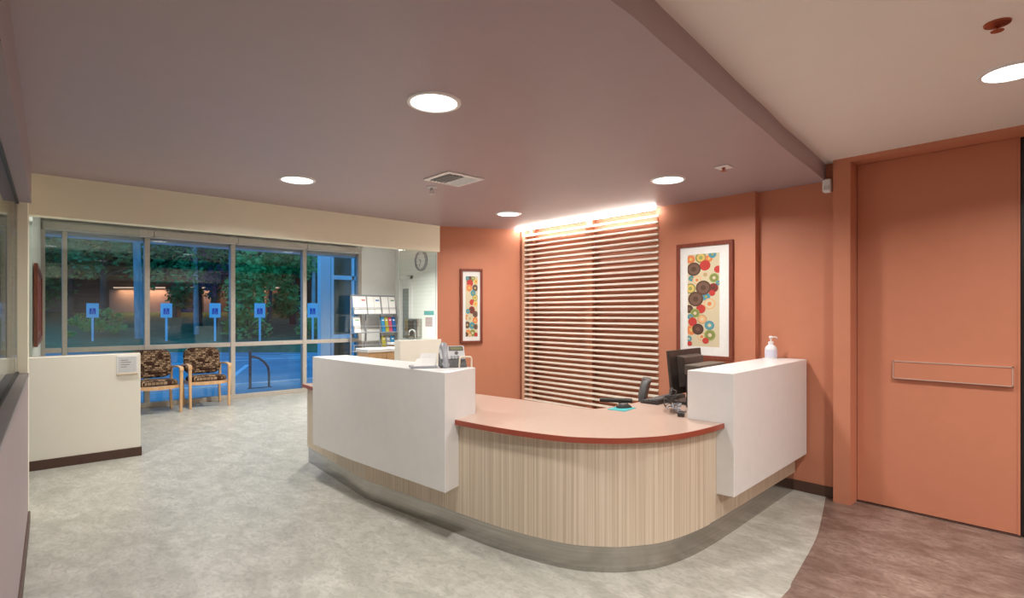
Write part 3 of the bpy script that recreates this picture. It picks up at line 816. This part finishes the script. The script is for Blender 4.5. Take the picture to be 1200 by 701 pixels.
for a_, b_ in zip(edge, edge[1:] + edge[:1]):
    fs.append((b_, a_, nF + a_, nF + b_))
bo = bk.add(vs, fs).build('backrest', GREYP, oc, 0.012, smooth=True)
MB().tube([(0, 0.05, 0.41), (0, 0.24, 0.42), (0, 0.285, 0.5), (0, 0.275, 0.7)], 0.02, 8).build('back_support', BLACKP, oc, smooth=True)
for s_ in (-1, 1):
    arm = MB().tube([(s_ * 0.2, 0.0, 0.43), (s_ * 0.29, 0.0, 0.44), (s_ * 0.30, 0.02, 0.625)], 0.015, 8).build('arm_post', BLACKP, oc, smooth=True)
    MB().box(s_ * 0.30 - 0.04, s_ * 0.30 + 0.04, -0.17, 0.13, 0.622, 0.657).build('arm_pad', BLACKP, arm, 0.012, seg=3)

# ================================================================== WAITING ROOM
def rounded_cushion(w_, d_, t_, crown, n=10, rr=0.09):
    """soft pad in local x,y with rounded corners and a crowned top"""
    out = []
    for cx_, cy_, a0 in ((w_ / 2 - rr, d_ / 2 - rr, 0), (-w_ / 2 + rr, d_ / 2 - rr, 90), (-w_ / 2 + rr, -d_ / 2 + rr, 180), (w_ / 2 - rr, -d_ / 2 + rr, 270)):
        for k in range(5):
            a = math.radians(a0 + k * 22.5)
            out.append((cx_ + rr * math.cos(a), cy_ + rr * math.sin(a)))
    n = len(out)
    b = MB()
    layers = [(0.93, 0.0), (1.0, 0.25 * t_), (1.0, 0.7 * t_), (0.94, t_), (0.7, t_ + crown * 0.7), (0.35, t_ + crown)]
    vs = [(x * s_, y * s_, z_) for s_, z_ in layers for x, y in out]
    fs = [tuple(range(n - 1, -1, -1)), tuple((len(layers) - 1) * n + k for k in range(n))]
    for i in range(len(layers) - 1):
        fs += [(i * n + k, i * n + (k + 1) % n, (i + 1) * n + (k + 1) % n, (i + 1) * n + k) for k in range(n)]
    return b.add(vs, fs)

def guest_chair():
    r = thing('guest_chair', 'maple armchair in brown block fabric by the window, the one seen whole', 'chair', (2.255, 9.68, 0), 0.0, 'guest chairs by the window')
    rounded_cushion(0.50, 0.50, 0.075, 0.02).xf(Matrix.Translation((0, -0.03, 0.395)) @ Matrix.Rotation(math.radians(3), 4, 'X').inverted()).build('seat_cushion', FAB_SEAT, r, smooth=True)
    rounded_cushion(0.52, 0.42, 0.065, 0.015, rr=0.11).xf(Matrix.Translation((0, 0.255, 0.69)) @ Matrix.Rotation(math.radians(80), 4, 'X')).build('back_cushion', FAB_BACK, r, smooth=True)
    for sx in (-1, 1):
        MB().add([(sx * 0.268 - 0.017, -0.29, 0), (sx * 0.268 + 0.017, -0.29, 0), (sx * 0.268 + 0.017, -0.25, 0), (sx * 0.268 - 0.017, -0.25, 0),
                  (sx * 0.275 - 0.022, -0.30, 0.63), (sx * 0.275 + 0.022, -0.30, 0.63), (sx * 0.275 + 0.022, -0.245, 0.63), (sx * 0.275 - 0.022, -0.245, 0.63)],
                 [(3, 2, 1, 0), (4, 5, 6, 7), (0, 1, 5, 4), (1, 2, 6, 5), (2, 3, 7, 6), (3, 0, 4, 7)]).build('front_leg', MAPLE, r, 0.006)
        MB().obox((sx * 0.262, 0.245, 0.21), (0.017, 0, 0), (0, 0.022, 0), (0, 0.03, 0.21)).build('rear_leg', MAPLE, r, 0.006)
        MB().obox((sx * 0.272, 0.255, 0.53), (0.016, 0, 0), (0, 0.02, 0), (0, -0.01, 0.12)).build('arm_support', MAPLE, r, 0.005)
        b = MB()
        pr_ = [(-0.305, 0.628), (-0.30, 0.655), (-0.20, 0.672), (-0.05, 0.672), (0.12, 0.655), (0.27, 0.640)]
        for (ya, za), (yb, zb) in zip(pr_, pr_[1:]):
            b.add([(sx * 0.275 - 0.026, ya, za - 0.022), (sx * 0.275 + 0.026, ya, za - 0.022), (sx * 0.275 + 0.026, yb, zb - 0.022), (sx * 0.275 - 0.026, yb, zb - 0.022),
                   (sx * 0.275 - 0.026, ya, za), (sx * 0.275 + 0.026, ya, za), (sx * 0.275 + 0.026, yb, zb), (sx * 0.275 - 0.026, yb, zb)],
                  [(3, 2, 1, 0), (4, 5, 6, 7), (0, 1, 5, 4), (1, 2, 6, 5), (2, 3, 7, 6), (3, 0, 4, 7)])
        b.build('armrest', MAPLE, r, 0.004)
    # curved front rail
    b = MB()
    n = 8
    for k in range(n):
        t0, t1 = -1 + 2 * k / n, -1 + 2 * (k + 1) / n
        f_ = lambda t: (t * 0.255, -0.262 - 0.025 * (1 - t * t))
        (xa, ya), (xb, yb) = f_(t0), f_(t1)
        za, zb = 0.36 - 0.012 * (1 - t0 * t0), 0.36 - 0.012 * (1 - t1 * t1)
        b.add([(xa, ya, za), (xb, yb, zb), (xb, yb + 0.025, zb), (xa, ya + 0.025, za), (xa, ya, 0.402), (xb, yb, 0.402), (xb, yb + 0.025, 0.402), (xa, ya + 0.025, 0.402)],
              [(3, 2, 1, 0), (4, 5, 6, 7), (0, 1, 5, 4), (1, 2, 6, 5), (2, 3, 7, 6), (3, 0, 4, 7)])
    b.build('front_rail', MAPLE, r)
    MB().box(-0.255, 0.255, 0.215, 0.24, 0.35, 0.40).build('rear_rail', MAPLE, r, 0.004)
    for sx in (-1, 1):
        MB().box(sx * 0.262 - 0.012, sx * 0.262 + 0.012, -0.25, 0.22, 0.355, 0.40).build('side_rail', MAPLE, r, 0.004)
    return r
gc = guest_chair()
dup(gc, (1.545, 9.50, 0), 0.05, 'maple armchair in brown block fabric partly hidden by the cream half wall')

# notice plate on the cream half wall
wp = thing('notice_plate', 'small white notice plate at the top corner of the cream half wall', 'sign', (0.853, 6.70, 0.832))
MB().box(-0.088, 0.088, -0.010, 0, 0, 0.195).build('frame', WHITEP, wp, 0.003)
MB().box(-0.075, 0.075, -0.0115, -0.010, 0.028, 0.180).build('paper_insert', noise_mat('pale_insert', (0.60, 0.62, 0.64), (0.64, 0.66, 0.68), (9, 9, 9), 0.6), wp)
b = MB()
for k, wd in enumerate((0.06, 0.085, 0.075, 0.05)):
    b.box(-0.055, -0.055 + wd, -0.0120, -0.0115, 0.145 - k * 0.022, 0.151 - k * 0.022)
b.build('text_lines', INK, wp)
MB().box(-0.088, 0.088, -0.016, 0, 0, 0.018).build('bottom_ledge', noise_mat('cream_ledge', (0.62, 0.52, 0.38), (0.64, 0.54, 0.40), (9, 9, 9), 0.5), wp, 0.002)

# wall clock on the waiting-room side wall
ck = thing('wall_clock', 'round grey wall clock on the white waiting room wall', 'clock', (5.87, 9.04, 2.475))
R = Matrix.Rotation(-PI / 2, 4, 'Y')
MB().lathe([(0.205, 0), (0.205, 0.035), (0.195, 0.045), (0.172, 0.045), (0.168, 0.02)], 40, cap=False).xf(R).build('rim', SILVP, ck, smooth=True)
MB().lathe([(0.17, 0.018), (0.001, 0.020)], 40).xf(R).build('dial', WHITEP, ck)
b = MB()
for k in range(12):
    a = k * PI / 6
    b.obox((-0.0215, 0.145 * math.sin(a), 0.145 * math.cos(a)), (0.001, 0, 0), (0, 0.014 * math.sin(a), 0.014 * math.cos(a)), (0, 0.004 * math.cos(a), -0.004 * math.sin(a)))
b.build('hour_marks', GREYP, ck)
for nm_, a, l in (('hour_hand', 5.1, 0.08), ('minute_hand', 3.6, 0.12)):
    MB().obox((-0.024, -l / 2 * math.sin(a), l / 2 * math.cos(a)), (0.001, 0, 0), (0, l / 2 * -math.sin(a), l / 2 * math.cos(a)), (0, 0.006 * math.cos(a), 0.006 * math.sin(a))).build(nm_, BLACKP, ck)

# white inner door, sink corner
d2 = sempty('door_2', (5.87, 9.62, 0))
struct('door_casing', MB().box(5.845, 5.87, 9.36, 9.43, 0, 2.2).box(5.845, 5.87, 9.82, 9.89, 0, 2.2).box(5.845, 5.87, 9.36, 9.89, 2.13, 2.2), WHITEP, d2, 0.004, True)
struct('door_leaf', MB().box(5.858, 5.87, 9.43, 9.82, 0, 2.13), WHITEP, d2, world=True)
struct('vision_pane', MB().box(5.852, 5.858, 9.50, 9.72, 0.95, 1.95), mat('grey_pane', (0.25, 0.28, 0.28), 0.15), d2, world=True)
td = thing('towel_dispenser', 'stainless paper towel dispenser on the white wall below the clock', 'dispenser', (5.87, 9.25, 0.98))
MB().box(-0.12, 0, -0.22, 0.22, 0, 0.37).build('cabinet', STEEL, td, 0.008)
MB().box(-0.124, -0.119, -0.10, 0.10, 0.03, 0.34).build('front_panel', mat('dark_smoked_panel', (0.06, 0.05, 0.045), 0.25), td, 0.003)
sk = thing('vanity_counter', 'white vanity counter along the white wall below the dispenser', 'counter', (5.6, 8.7, 0))
MB().box(5.30, 5.865, 8.1, 9.30, 0.0, 0.86).build('cabinet', MAPLE, sk, 0.003, world=True)
MB().box(5.27, 5.868, 8.07, 9.32, 0.86, 0.90).build('worktop', SOLID_WHITE, sk, 0.004, world=True)
fc = thing('faucet', 'chrome gooseneck faucet on the vanity counter', 'faucet', (5.62, 8.88, 0.90))
pts = [(0, 0, 0), (0, 0, 0.18)] + [(-0.07 + 0.07 * math.cos(a), 0, 0.18 + 0.07 * math.sin(a)) for a in [PI * k / 10 for k in range(1, 11)]] + [(-0.14, 0, 0.14)]
MB().tube(pts, 0.012, 10).build('spout', CHROME, fc, smooth=True)
MB().lathe([(0.03, 0), (0.028, 0.012), (0.016, 0.03)], 18).build('base_collar', CHROME, fc, smooth=True)
MB().tube([(0, 0.0, 0.05), (0.0, 0.07, 0.07)], 0.007, 8).build('lever', CHROME, fc, smooth=True)
po = thing('wall_poster', 'small poster with teal heading beside the towel dispenser', 'poster', (5.87, 8.79, 1.0))
MB().box(-0.004, 0, -0.17, 0.17, 0, 0.50).build('sheet', PAPER, po)
MB().box(-0.005, -0.004, -0.17, 0.17, 0.42, 0.50).build('heading_band', mat('teal_print', (0.10, 0.36, 0.36), 0.6), po)
MB().box(-0.005, -0.004, -0.12, 0.12, 0.2, 0.38).build('photo_block', mat('grey_pink_print', (0.46, 0.36, 0.36), 0.6), po)

# credenza beyond the glass, right of the brochure rack
cz = thing('low_cabinet', 'low wooden cabinet with white top behind the counter ledge', 'cabinet', (4.62, 8.45, 0))
MB().box(4.36, 5.02, 8.32, 8.72, 0.06, 0.80).build('carcass', MAPLE, cz, 0.003, world=True)
MB().box(4.335, 5.05, 8.29, 8.74, 0.80, 0.855).build('top', SOLID_WHITE, cz, 0.004, world=True)
MB().box(4.38, 5.0, 8.34, 8.70, 0.0, 0.06).build('plinth', BASEB, cz, world=True)
for k in range(2):
    dr = MB().box(4.37 + k * 0.325, 4.685 + k * 0.325, 8.302, 8.32, 0.08, 0.785).build('door', MAPLE, cz, 0.003, world=True)
    MB().tube([(4.66 + k * 0.06, 8.302, 0.6), (4.66 + k * 0.06, 8.28, 0.6), (4.66 + k * 0.06, 8.28, 0.7), (4.66 + k * 0.06, 8.302, 0.7)], 0.005, 8).build('handle', CHROME, dr, world=True)

# brochure rack and its contents
RX0, RX1, RY = 4.80, 5.74, 9.72
br = thing('brochure_rack', 'tall wire brochure rack against the white wall by the windows', 'rack', (5.27, RY, 0))
for x in (RX0, RX0 + (RX1 - RX0) / 3, RX0 + 2 * (RX1 - RX0) / 3, RX1):
    MB().tube([(x, RY + 0.14, 0), (x, RY + 0.14, 1.80)], 0.014, 8).build('upright', SILVP, br, world=True, smooth=True)
for zz in (1.44, 1.08, 0.72, 0.36):
    t_ = MB().tube([(RX0, RY + 0.14, zz), (RX1, RY + 0.14, zz)], 0.009, 8).tube([(RX0, RY, zz), (RX1, RY, zz)], 0.009, 8)
    t_.tube([(RX0, RY, zz + 0.12), (RX1, RY, zz + 0.12)], 0.007, 8)
    for x in (RX0, RX1):
        t_.tube([(x, RY + 0.14, zz + 0.12), (x, RY, zz + 0.12), (x, RY, zz), (x, RY + 0.14, zz)], 0.007, 6)
    t_.box(RX0, RX1, RY, RY + 0.14, zz - 0.004, zz + 0.002)
    t_.build('wire_shelf', SILVP, br, world=True, smooth=True)
MB().tube([(RX0, RY + 0.14, 1.80), (RX1, RY + 0.14, 1.80)], 0.014, 8).build('top_rail', SILVP, br, world=True, smooth=True)
MB().box(RX0, RX1, RY - 0.12, RY + 0.2, 0, 0.03).build('base_plate', SILVP, br, 0.004, world=True)
def brochure(x, z, w_, h_, m, pic, label, group, dy=0.0):
    r = thing('brochure', label, 'brochure', (x, RY + 0.06 + dy, z), 0, group)
    MB().obox((0, 0, h_ / 2), (w_ / 2, 0, 0), (0, 0.012, 0), (0, 0.035, h_ / 2)).build('pages', m, r)
    if pic is not None:
        MB().obox((w_ * 0.08, 0.012 - 0.0135, h_ * 0.62), (w_ * 0.3, 0, 0), (0, 0.0012, 0), (0, 0.035 * 0.36, h_ * 0.20)).build('cover_picture', pic, r)
    return r
redp, bluep, greenp, yelp = (mat('cover_' + n, c, 0.5) for n, c in (('red', (0.5, 0.05, 0.06)), ('blue', (0.02, 0.13, 0.42)), ('green', (0.1, 0.3, 0.12)), ('yellow', (0.42, 0.38, 0.05))))
cy = mat('cover_cyan', (0.03, 0.25, 0.50), 0.5); pk = mat('cover_pink', (0.55, 0.08, 0.16), 0.5)
tops = [(4.87, None, 'plain white, leftmost'), (5.01, redp, 'white with a red picture'), (5.17, None, 'plain white, between red and blue pictured ones'),
        (5.31, bluep, 'white with a dark blue picture'), (5.48, None, 'plain white, between blue and green pictured ones'), (5.64, greenp, 'white with a green picture')]
for x, pic, l in tops:
    brochure(x, 1.442, 0.135, 0.34, PAPER, pic, l + ' brochure on the top row of the rack', 'brochures on the top row')
brochure(4.88, 1.082, 0.14, 0.31, PAPER, greenp, 'white brochure alone at the left of the second row of the rack', 'brochures on the second row')
for x, m_, l in ((5.44, cy, 'blue brochure at the left of the coloured second row set'), (5.52, yelp, 'yellow-green brochure on the second row of the rack'), (5.60, pk, 'pink-red brochure on the second row of the rack'), (5.685, bluep, 'dark blue brochure at the right of the second row')):
    brochure(x, 1.082, 0.07, 0.30, m_, PAPER, l, 'brochures on the second row')
for x, m_, l in ((5.46, yelp, 'yellow booklet low on the third row of the rack'), (5.56, SILVP, 'grey booklet on the third row of the rack'), (5.66, cy, 'blue booklet on the third row of the rack')):
    brochure(x, 0.722, 0.08, 0.28, m_, PAPER, l, 'booklets on the third row')

# ================================================================== OUTSIDE
AX, RT = Vector((SS, CS)), Vector((CS, -SS))         # local frame of the car park: across (RT) and away (AX)
def out(r, d, z=0.0):
    p = AX * d + RT * r
    return (p.x, p.y, z)
def oquad(r0, r1, d0, d1, z0, z1, mb=None):
    mb = mb or MB()
    c = [out(r0, d0)[:2], out(r1, d0)[:2], out(r1, d1)[:2], out(r0, d1)[:2]]
    return mb.prism(c, z0, z1)
ASPH = noise_mat('asphalt', (0.22, 0.29, 0.32), (0.30, 0.38, 0.41), (0.8, 0.8, 0.8), 0.75, 8)
PAVE = noise_mat('concrete_paving', (0.42, 0.42, 0.42), (0.5, 0.5, 0.5), (2, 2, 2), 0.8, 6)
PAINT = mat('road_paint', (0.75, 0.75, 0.75), 0.7)
GRASS = noise_mat('grass_bank', (0.07, 0.14, 0.06), (0.13, 0.22, 0.09), (3, 3, 3), 0.9, 6)
BARK = noise_mat('bark', (0.10, 0.07, 0.055), (0.18, 0.13, 0.10), (8, 8, 1.5), 0.9)
BIRCH = noise_mat('pale_bark', (0.40, 0.36, 0.33), (0.55, 0.5, 0.47), (6, 6, 2), 0.8)
LEAF1 = noise_mat('dark_leaf', (0.085, 0.20, 0.05), (0.19, 0.37, 0.10), (1.5, 1.5, 1.5), 0.7)
LEAF2 = noise_mat('bright_leaf', (0.20, 0.42, 0.09), (0.32, 0.58, 0.15), (1.5, 1.5, 1.5), 0.7)
LEAF3 = noise_mat('blossom_leaf', (0.32, 0.10, 0.16), (0.42, 0.15, 0.22), (1.5, 1.5, 1.5), 0.7)
lot = struct('ground_car_park', MB().box(-40, 40, YW + 0.12, 60, -0.10, -0.03), ASPH)
walk = struct('pavement', MB().box(-8, 14, YW + 0.12, 11.9, -0.03, 0.0), PAVE)
struct('kerb', MB().box(-8, 14, 11.9, 12.05, -0.03, 0.02), PAINT)
for k in range(7):
    x = -4.0 + k * 2.7
    MB().obox((x, 14.6, -0.027), (0.06, 0, 0), (0.9, 2.2, 0), (0, 0, 0.004)).build('painted_stripe', PAINT, lot)
for k in range(5):
    MB().obox((6.3 + k * 0.9, 19.0, -0.027), (0.06, 0, 0), (-0.9, 1.2, 0), (0, 0, 0.004)).build('painted_stripe', PAINT, lot)
MB().obox((2.0, 18.5, -0.027), (9.0, 0, 0), (0, 0.06, 0), (0, 0, 0.004)).build('painted_stripe', PAINT, lot)
# grassed bank behind the bays
bank = MB()
prof = [(20.8, -0.1), (21.2, 0.30), (26, 0.55), (33, 1.2), (48, 3.2)]
rr_ = (-62, 12)
vs = [out(r, d, z) for d, z in prof for r in rr_]
bank.add(vs, [(2 * i, 2 * i + 1, 2 * i + 3, 2 * i + 2) for i in range(len(prof) - 1)])
struct('ground_bank', bank, GRASS)
# parking signs
def park_sign(px, label):
    r = (px - 600) / 642 * 22
    b = out(r, 22, 0.30)
    t = thing('parking_sign', label, 'sign', b, -math.atan2(b[0], b[1]), 'accessible parking signs outside')
    MB().box(-0.04, 0.04, -0.03, 0.03, 0, 1.45).build('post', WHITEP, t)
    pl = MB().box(-0.20, 0.20, -0.05, -0.03, 0.98, 1.56).build('sign_plate', WHITEP, t, 0.01)
    bl = mat('sign_blue', (0.02, 0.10, 0.42), 0.5) if 'sign_blue' not in bpy.data.materials else bpy.data.materials['sign_blue']
    MB().box(-0.10, 0.10, -0.053, -0.05, 1.12, 1.36).build('blue_field', bl, pl)
    w_ = MB().lathe([(0.02, 0), (0.02, 0.003)], 10, (-0.01, 0, 0)).xf(Matrix.Translation((0, -0.053, 1.325)) @ Matrix.Rotation(PI / 2, 4, 'X'))
    w_.tube([(-0.01, -0.055, 1.30), (-0.005, -0.055, 1.23), (0.035, -0.055, 1.23), (0.05, -0.055, 1.17), (0.07, -0.055, 1.17)], 0.008, 6)
    w_.tube([(0.035 - 0.03 + 0.05 * math.cos(a), -0.055, 1.19 + 0.05 * math.sin(a)) for a in [PI * 0.6 + k * PI * 1.3 / 10 for k in range(11)]], 0.007, 6)
    w_.build('wheelchair_symbol', WHITEP, pl)
    return t
for px, l in ((4, 'blue-white parking sign seen through the left glass'), (108.5, 'blue-white parking sign in the first wide window pane'), (195, 'blue-white parking sign at the left of the second pane'),
              (252, 'blue-white parking sign at the right of the second pane'), (304.5, 'blue-white parking sign in the third pane, above the bike hoop'), (366.5, 'blue-white parking sign in the last pane')):
    park_sign(px, l)
# bike hoop on the pavement
bh = thing('bike_rack', 'dark steel bike hoop on the pavement outside the window', 'bike rack', (3.54, 11.2, 0))
pts = [(-0.16, 0, 0), (-0.16, 0, 0.50), (-0.16, 0, 0.74)]
MB().tube(pts, 0.026, 10).build('straight_post', GREYP, bh, smooth=True)
pts = [(-0.16, 0, 0.62), (-0.10, 0, 0.615), (0.0, 0, 0.58), (0.10, 0, 0.50), (0.17, 0, 0.40), (0.19, 0, 0.28), (0.19, 0, 0)]
MB().tube(pts, 0.022, 10).build('curved_tube', GREYP, bh, smooth=True)
MB().box(-0.2, 0.24, -0.03, 0.03, 0, 0.012).build('ground_bar', GREYP, bh)
# porch column and neighbouring glazed porch
pc_ = thing('porch_column', 'pale square porch column outside the last window', 'column', (4.98, 11.55, 0))
MB().box(-0.09, 0.12, -0.1, 0.1, 0, 3.2).build('shaft', WHITEP, pc_, 0.01)
MB().box(-0.12, 0.15, -0.13, 0.13, 0, 0.12).build('base', PAVE, pc_, 0.01)
gp = thing('glazed_porch', 'glazed porch screen with pale frame beyond the column', 'porch', (5.6, 11.5, 0))
for x in (5.14, 5.62, 6.5):
    MB().box(x, x + 0.06, 11.5, 11.6, 0, 2.9).build('post', WHITEP, gp, world=True)
for zz in (0.0, 0.9, 2.2, 2.85):
    MB().box(5.2, 6.5, 11.5, 11.6, zz, zz + 0.09).build('rail', WHITEP, gp, world=True)
MB().box(5.2, 6.5, 11.545, 11.555, 0.09, 2.85).build('pane', mat('olive_glass', (0.10, 0.09, 0.05), 0.1), gp, world=True)

# low brown building behind the trees, with a lit porch wall
bd = thing('brown_building', 'low brown building with lit porch walls behind the trees', 'building', out(-26, 34, 0.8))
BRN = noise_mat('brown_cladding', (0.17, 0.11, 0.075), (0.22, 0.145, 0.10), (0.6, 0.6, 6), 0.8)
DBR = noise_mat('dark_fascia', (0.035, 0.025, 0.02), (0.05, 0.035, 0.03), (2, 2, 2), 0.7)
oquad(-44, -8, 35.5, 41, 0.5, 5.0).build('wall', BRN, bd, world=True)
oquad(-45, -7, 32.8, 42, 3.75, 4.15).build('roof_edge', DBR, bd, world=True)
oquad(-45, -7, 32.8, 42, 4.9, 5.3).build('roof', DBR, bd, world=True)
for r in (-40, -33.5, -29.2, -20.6, -18.2, -15.5, -12):
    oquad(r, r + 0.35, 33.1, 33.5, 0.8, 3.75).build('porch_post', noise_mat('rust_post', (0.26, 0.11, 0.06), (0.3, 0.13, 0.07), (2, 2, 2), 0.7), bd, world=True)
for r0, r1 in ((-26.0, -21.6), (-19.9, -19.2), (-16.7, -15.9)):
    oquad(r0, r1, 35.38, 35.5, 0.8, 3.0).build('lit_wall_panel', noise_mat('pink_stucco', (0.55, 0.36, 0.29), (0.6, 0.4, 0.33), (2, 2, 2), 0.8), bd, world=True)
for r0, r1 in ((-34, -31), (-22, -20.4), (-18.4, -17.2), (-14.9, -13.4)):
    oquad(r0, r1, 35.4, 35.5, 1.0, 3.2).build('window', mat('dark_pane', (0.012, 0.014, 0.013), 0.1), bd, world=True)
EL = emit('porch_lamp', (1.0, 0.62, 0.42), 0.8)
for r, pw_ in ((-23.8, 45), (-19.5, 25), (-16.3, 25)):
    oquad(r - 1.6, r + 1.6, 34.9, 35.1, 3.06, 3.14).build('porch_lamp', EL, bd, world=True)
    ld = bpy.data.lights.new('porch_lamp_light', 'AREA'); ld.shape = 'RECTANGLE'; ld.size = 3.2; ld.size_y = 0.6
    ld.energy = pw_; ld.color = (1.0, 0.6, 0.38)
    lo_ = bpy.data.objects.new('porch_lamp_light', ld); COL.objects.link(lo_)
    lo_.parent = bd
    lo_.matrix_basis = wmat(bd).inverted() @ Matrix.Translation(out(r, 35.0, 3.0)) @ Matrix.Rotation(-YAW, 4, 'Z')

def crown(c, rad, n, size, seed, gaps=0.0):
    rnd = random.Random(seed)
    b = MB()
    cl = [(Vector((rnd.gauss(0, .5), rnd.gauss(0, .5), rnd.gauss(0, .5))), rnd.uniform(0.25, 0.5)) for _ in range(16)]
    for i in range(n):
        cc_, cr_ = rnd.choice(cl)
        d = Vector((rnd.gauss(0, 1), rnd.gauss(0, 1), rnd.gauss(0, 1))).normalized() * cr_ * rnd.random() ** 0.4
        p = cc_ + d
        p = Vector((c[0] + p.x * rad[0], c[1] + p.y * rad[0], c[2] + p.z * rad[1]))
        u = Vector((rnd.gauss(0, 1), rnd.gauss(0, 1), rnd.gauss(0, .6))).normalized()
        v_ = u.orthogonal().normalized()
        v_ = (v_ + u.cross(v_) * rnd.uniform(-1, 1)).normalized()
        s_ = size * rnd.uniform(0.6, 1.3)
        b.add([p - u * s_, p + v_ * s_ * 0.45, p + u * s_, p - v_ * s_ * 0.45], [(0, 1, 2, 3)])
    return b

def tree(name, label, r, d, h, rad, trunk_r, leaf, bark, n, size, seed, lean=0.0, cz_=0.62, group='trees beyond the car park'):
    base = out(r, d, 0.35 + max(0, d - 22) * 0.06)
    t = thing(name, label, 'tree' if trunk_r > 0.06 else 'shrub', base, 0, group)
    pts = [(0, 0, -0.1), (lean * 0.3, 0, h * 0.3), (lean * 0.7, 0, h * 0.6), (lean, 0, h * 0.92)]
    MB().tube(pts, trunk_r, 10, trunk_r * 0.45).build('trunk', bark, t, smooth=True)
    rnd = random.Random(seed)
    if trunk_r > 0.06:
        bb = MB()
        for k in range(7):
            a = rnd.uniform(0, 2 * PI); z0_ = h * rnd.uniform(0.35, 0.8)
            bb.tube([(lean * z0_ / h, 0, z0_), (lean * z0_ / h + rad * 0.3 * math.cos(a), rad * 0.3 * math.sin(a), z0_ + 0.4), (rad * 0.6 * math.cos(a), rad * 0.6 * math.sin(a), z0_ + 0.9)], trunk_r * 0.3, 6, trunk_r * 0.1)
        bb.build('branches', bark, t)
    crown((lean * 0.6, 0, h * cz_), (rad, h * (1 - cz_) * 1.1), n, size, seed).build('foliage', leaf, t)
    return t
tree('birch_tree', 'tall pale-trunked tree nearest the first wide window pane', -15.75, 23.2, 9.0, 2.4, 0.20, LEAF1, BIRCH, 2600, 0.14, 11, -0.25, 0.62)
tree('birch_tree', 'slim pale-trunked tree behind the second window pane', -14.4, 25.0, 8.5, 2.2, 0.12, LEAF1, BIRCH, 2600, 0.13, 12, -0.1, 0.62)
tree('birch_tree', 'slim pale-trunked tree behind the last window pane', -8.9, 24.5, 8.0, 1.5, 0.10, LEAF2, BIRCH, 2200, 0.12, 13, 0.1, 0.6)
tree('leafy_tree', 'bright green spreading tree in the third and last panes', -11.1, 25.0, 5.4, 1.75, 0.10, LEAF2, BARK, 5200, 0.13, 14, 0.2, 0.60)
tree('leafy_tree', 'dense dark tree behind the first wide pane', -21.6, 29.0, 7.4, 2.7, 0.2, LEAF1, BARK, 6500, 0.15, 15, 0, 0.66)
tree('leafy_tree', 'dense dark tree in the narrow first pane by the wing wall', -24.6, 30.5, 7.8, 2.6, 0.2, LEAF1, BARK, 5500, 0.15, 21, 0, 0.62)
tree('leafy_tree', 'dense dark tree seen through the left glass', -27.5, 29.0, 7.6, 3.2, 0.2, LEAF1, BARK, 5500, 0.16, 16, 0, 0.64)
tree('leafy_tree', 'dark tree filling the top of the second pane', -16.6, 29.0, 7.4, 2.6, 0.2, LEAF1, BARK, 6500, 0.15, 17, 0, 0.68)
tree('leafy_tree', 'dark tree at the right behind the porch column', -7.6, 28.0, 7.4, 2.4, 0.18, LEAF1, BARK, 5200, 0.15, 18, 0, 0.58)
tree('leafy_tree', 'dark tree between the bright tree and the building', -11.8, 29.5, 7.4, 2.5, 0.18, LEAF1, BARK, 5200, 0.15, 20, 0, 0.66)
tree('blossom_tree', 'low tree with pinkish leaves behind the second pane', -14.6, 27.0, 3.6, 1.7, 0.08, LEAF3, BARK, 1100, 0.11, 19, 0, 0.70)
for k, (r, d, h, l) in enumerate(((-11.3, 23.4, 1.4, 'green shrub below the bright tree'), (-8.6, 23.5, 1.0, 'low green shrub at the foot of the last pane trees'), (-18.3, 24.0, 1.0, 'low shrub between the first and second panes'))):
    tree('shrub', l, r, d, h, 0.9, 0.03, LEAF2, BARK, 900, 0.10, 30 + k, 0, 0.5, 'shrubs on the bank')
# wooded background
for r, l in ((-44, 'tall dark woodland tree above the roof, seen through the left glass'), (-36, 'tall dark woodland tree above the roof in the narrow first pane'),
             (-28, 'tall dark woodland tree above the roof in the first wide pane'), (-20.5, 'tall dark woodland tree above the roof in the second pane'),
             (-13, 'tall dark woodland tree behind the bright green tree'), (-5, 'tall dark woodland tree behind the porch column')):
    tree('woodland_tree', l, r, 47, 13, 3.6, 0.3, LEAF1, BARK, 2600, 0.34, int(60 + r), 0, 0.5, 'woodland trees far behind')
print('objects', len(bpy.data.objects))
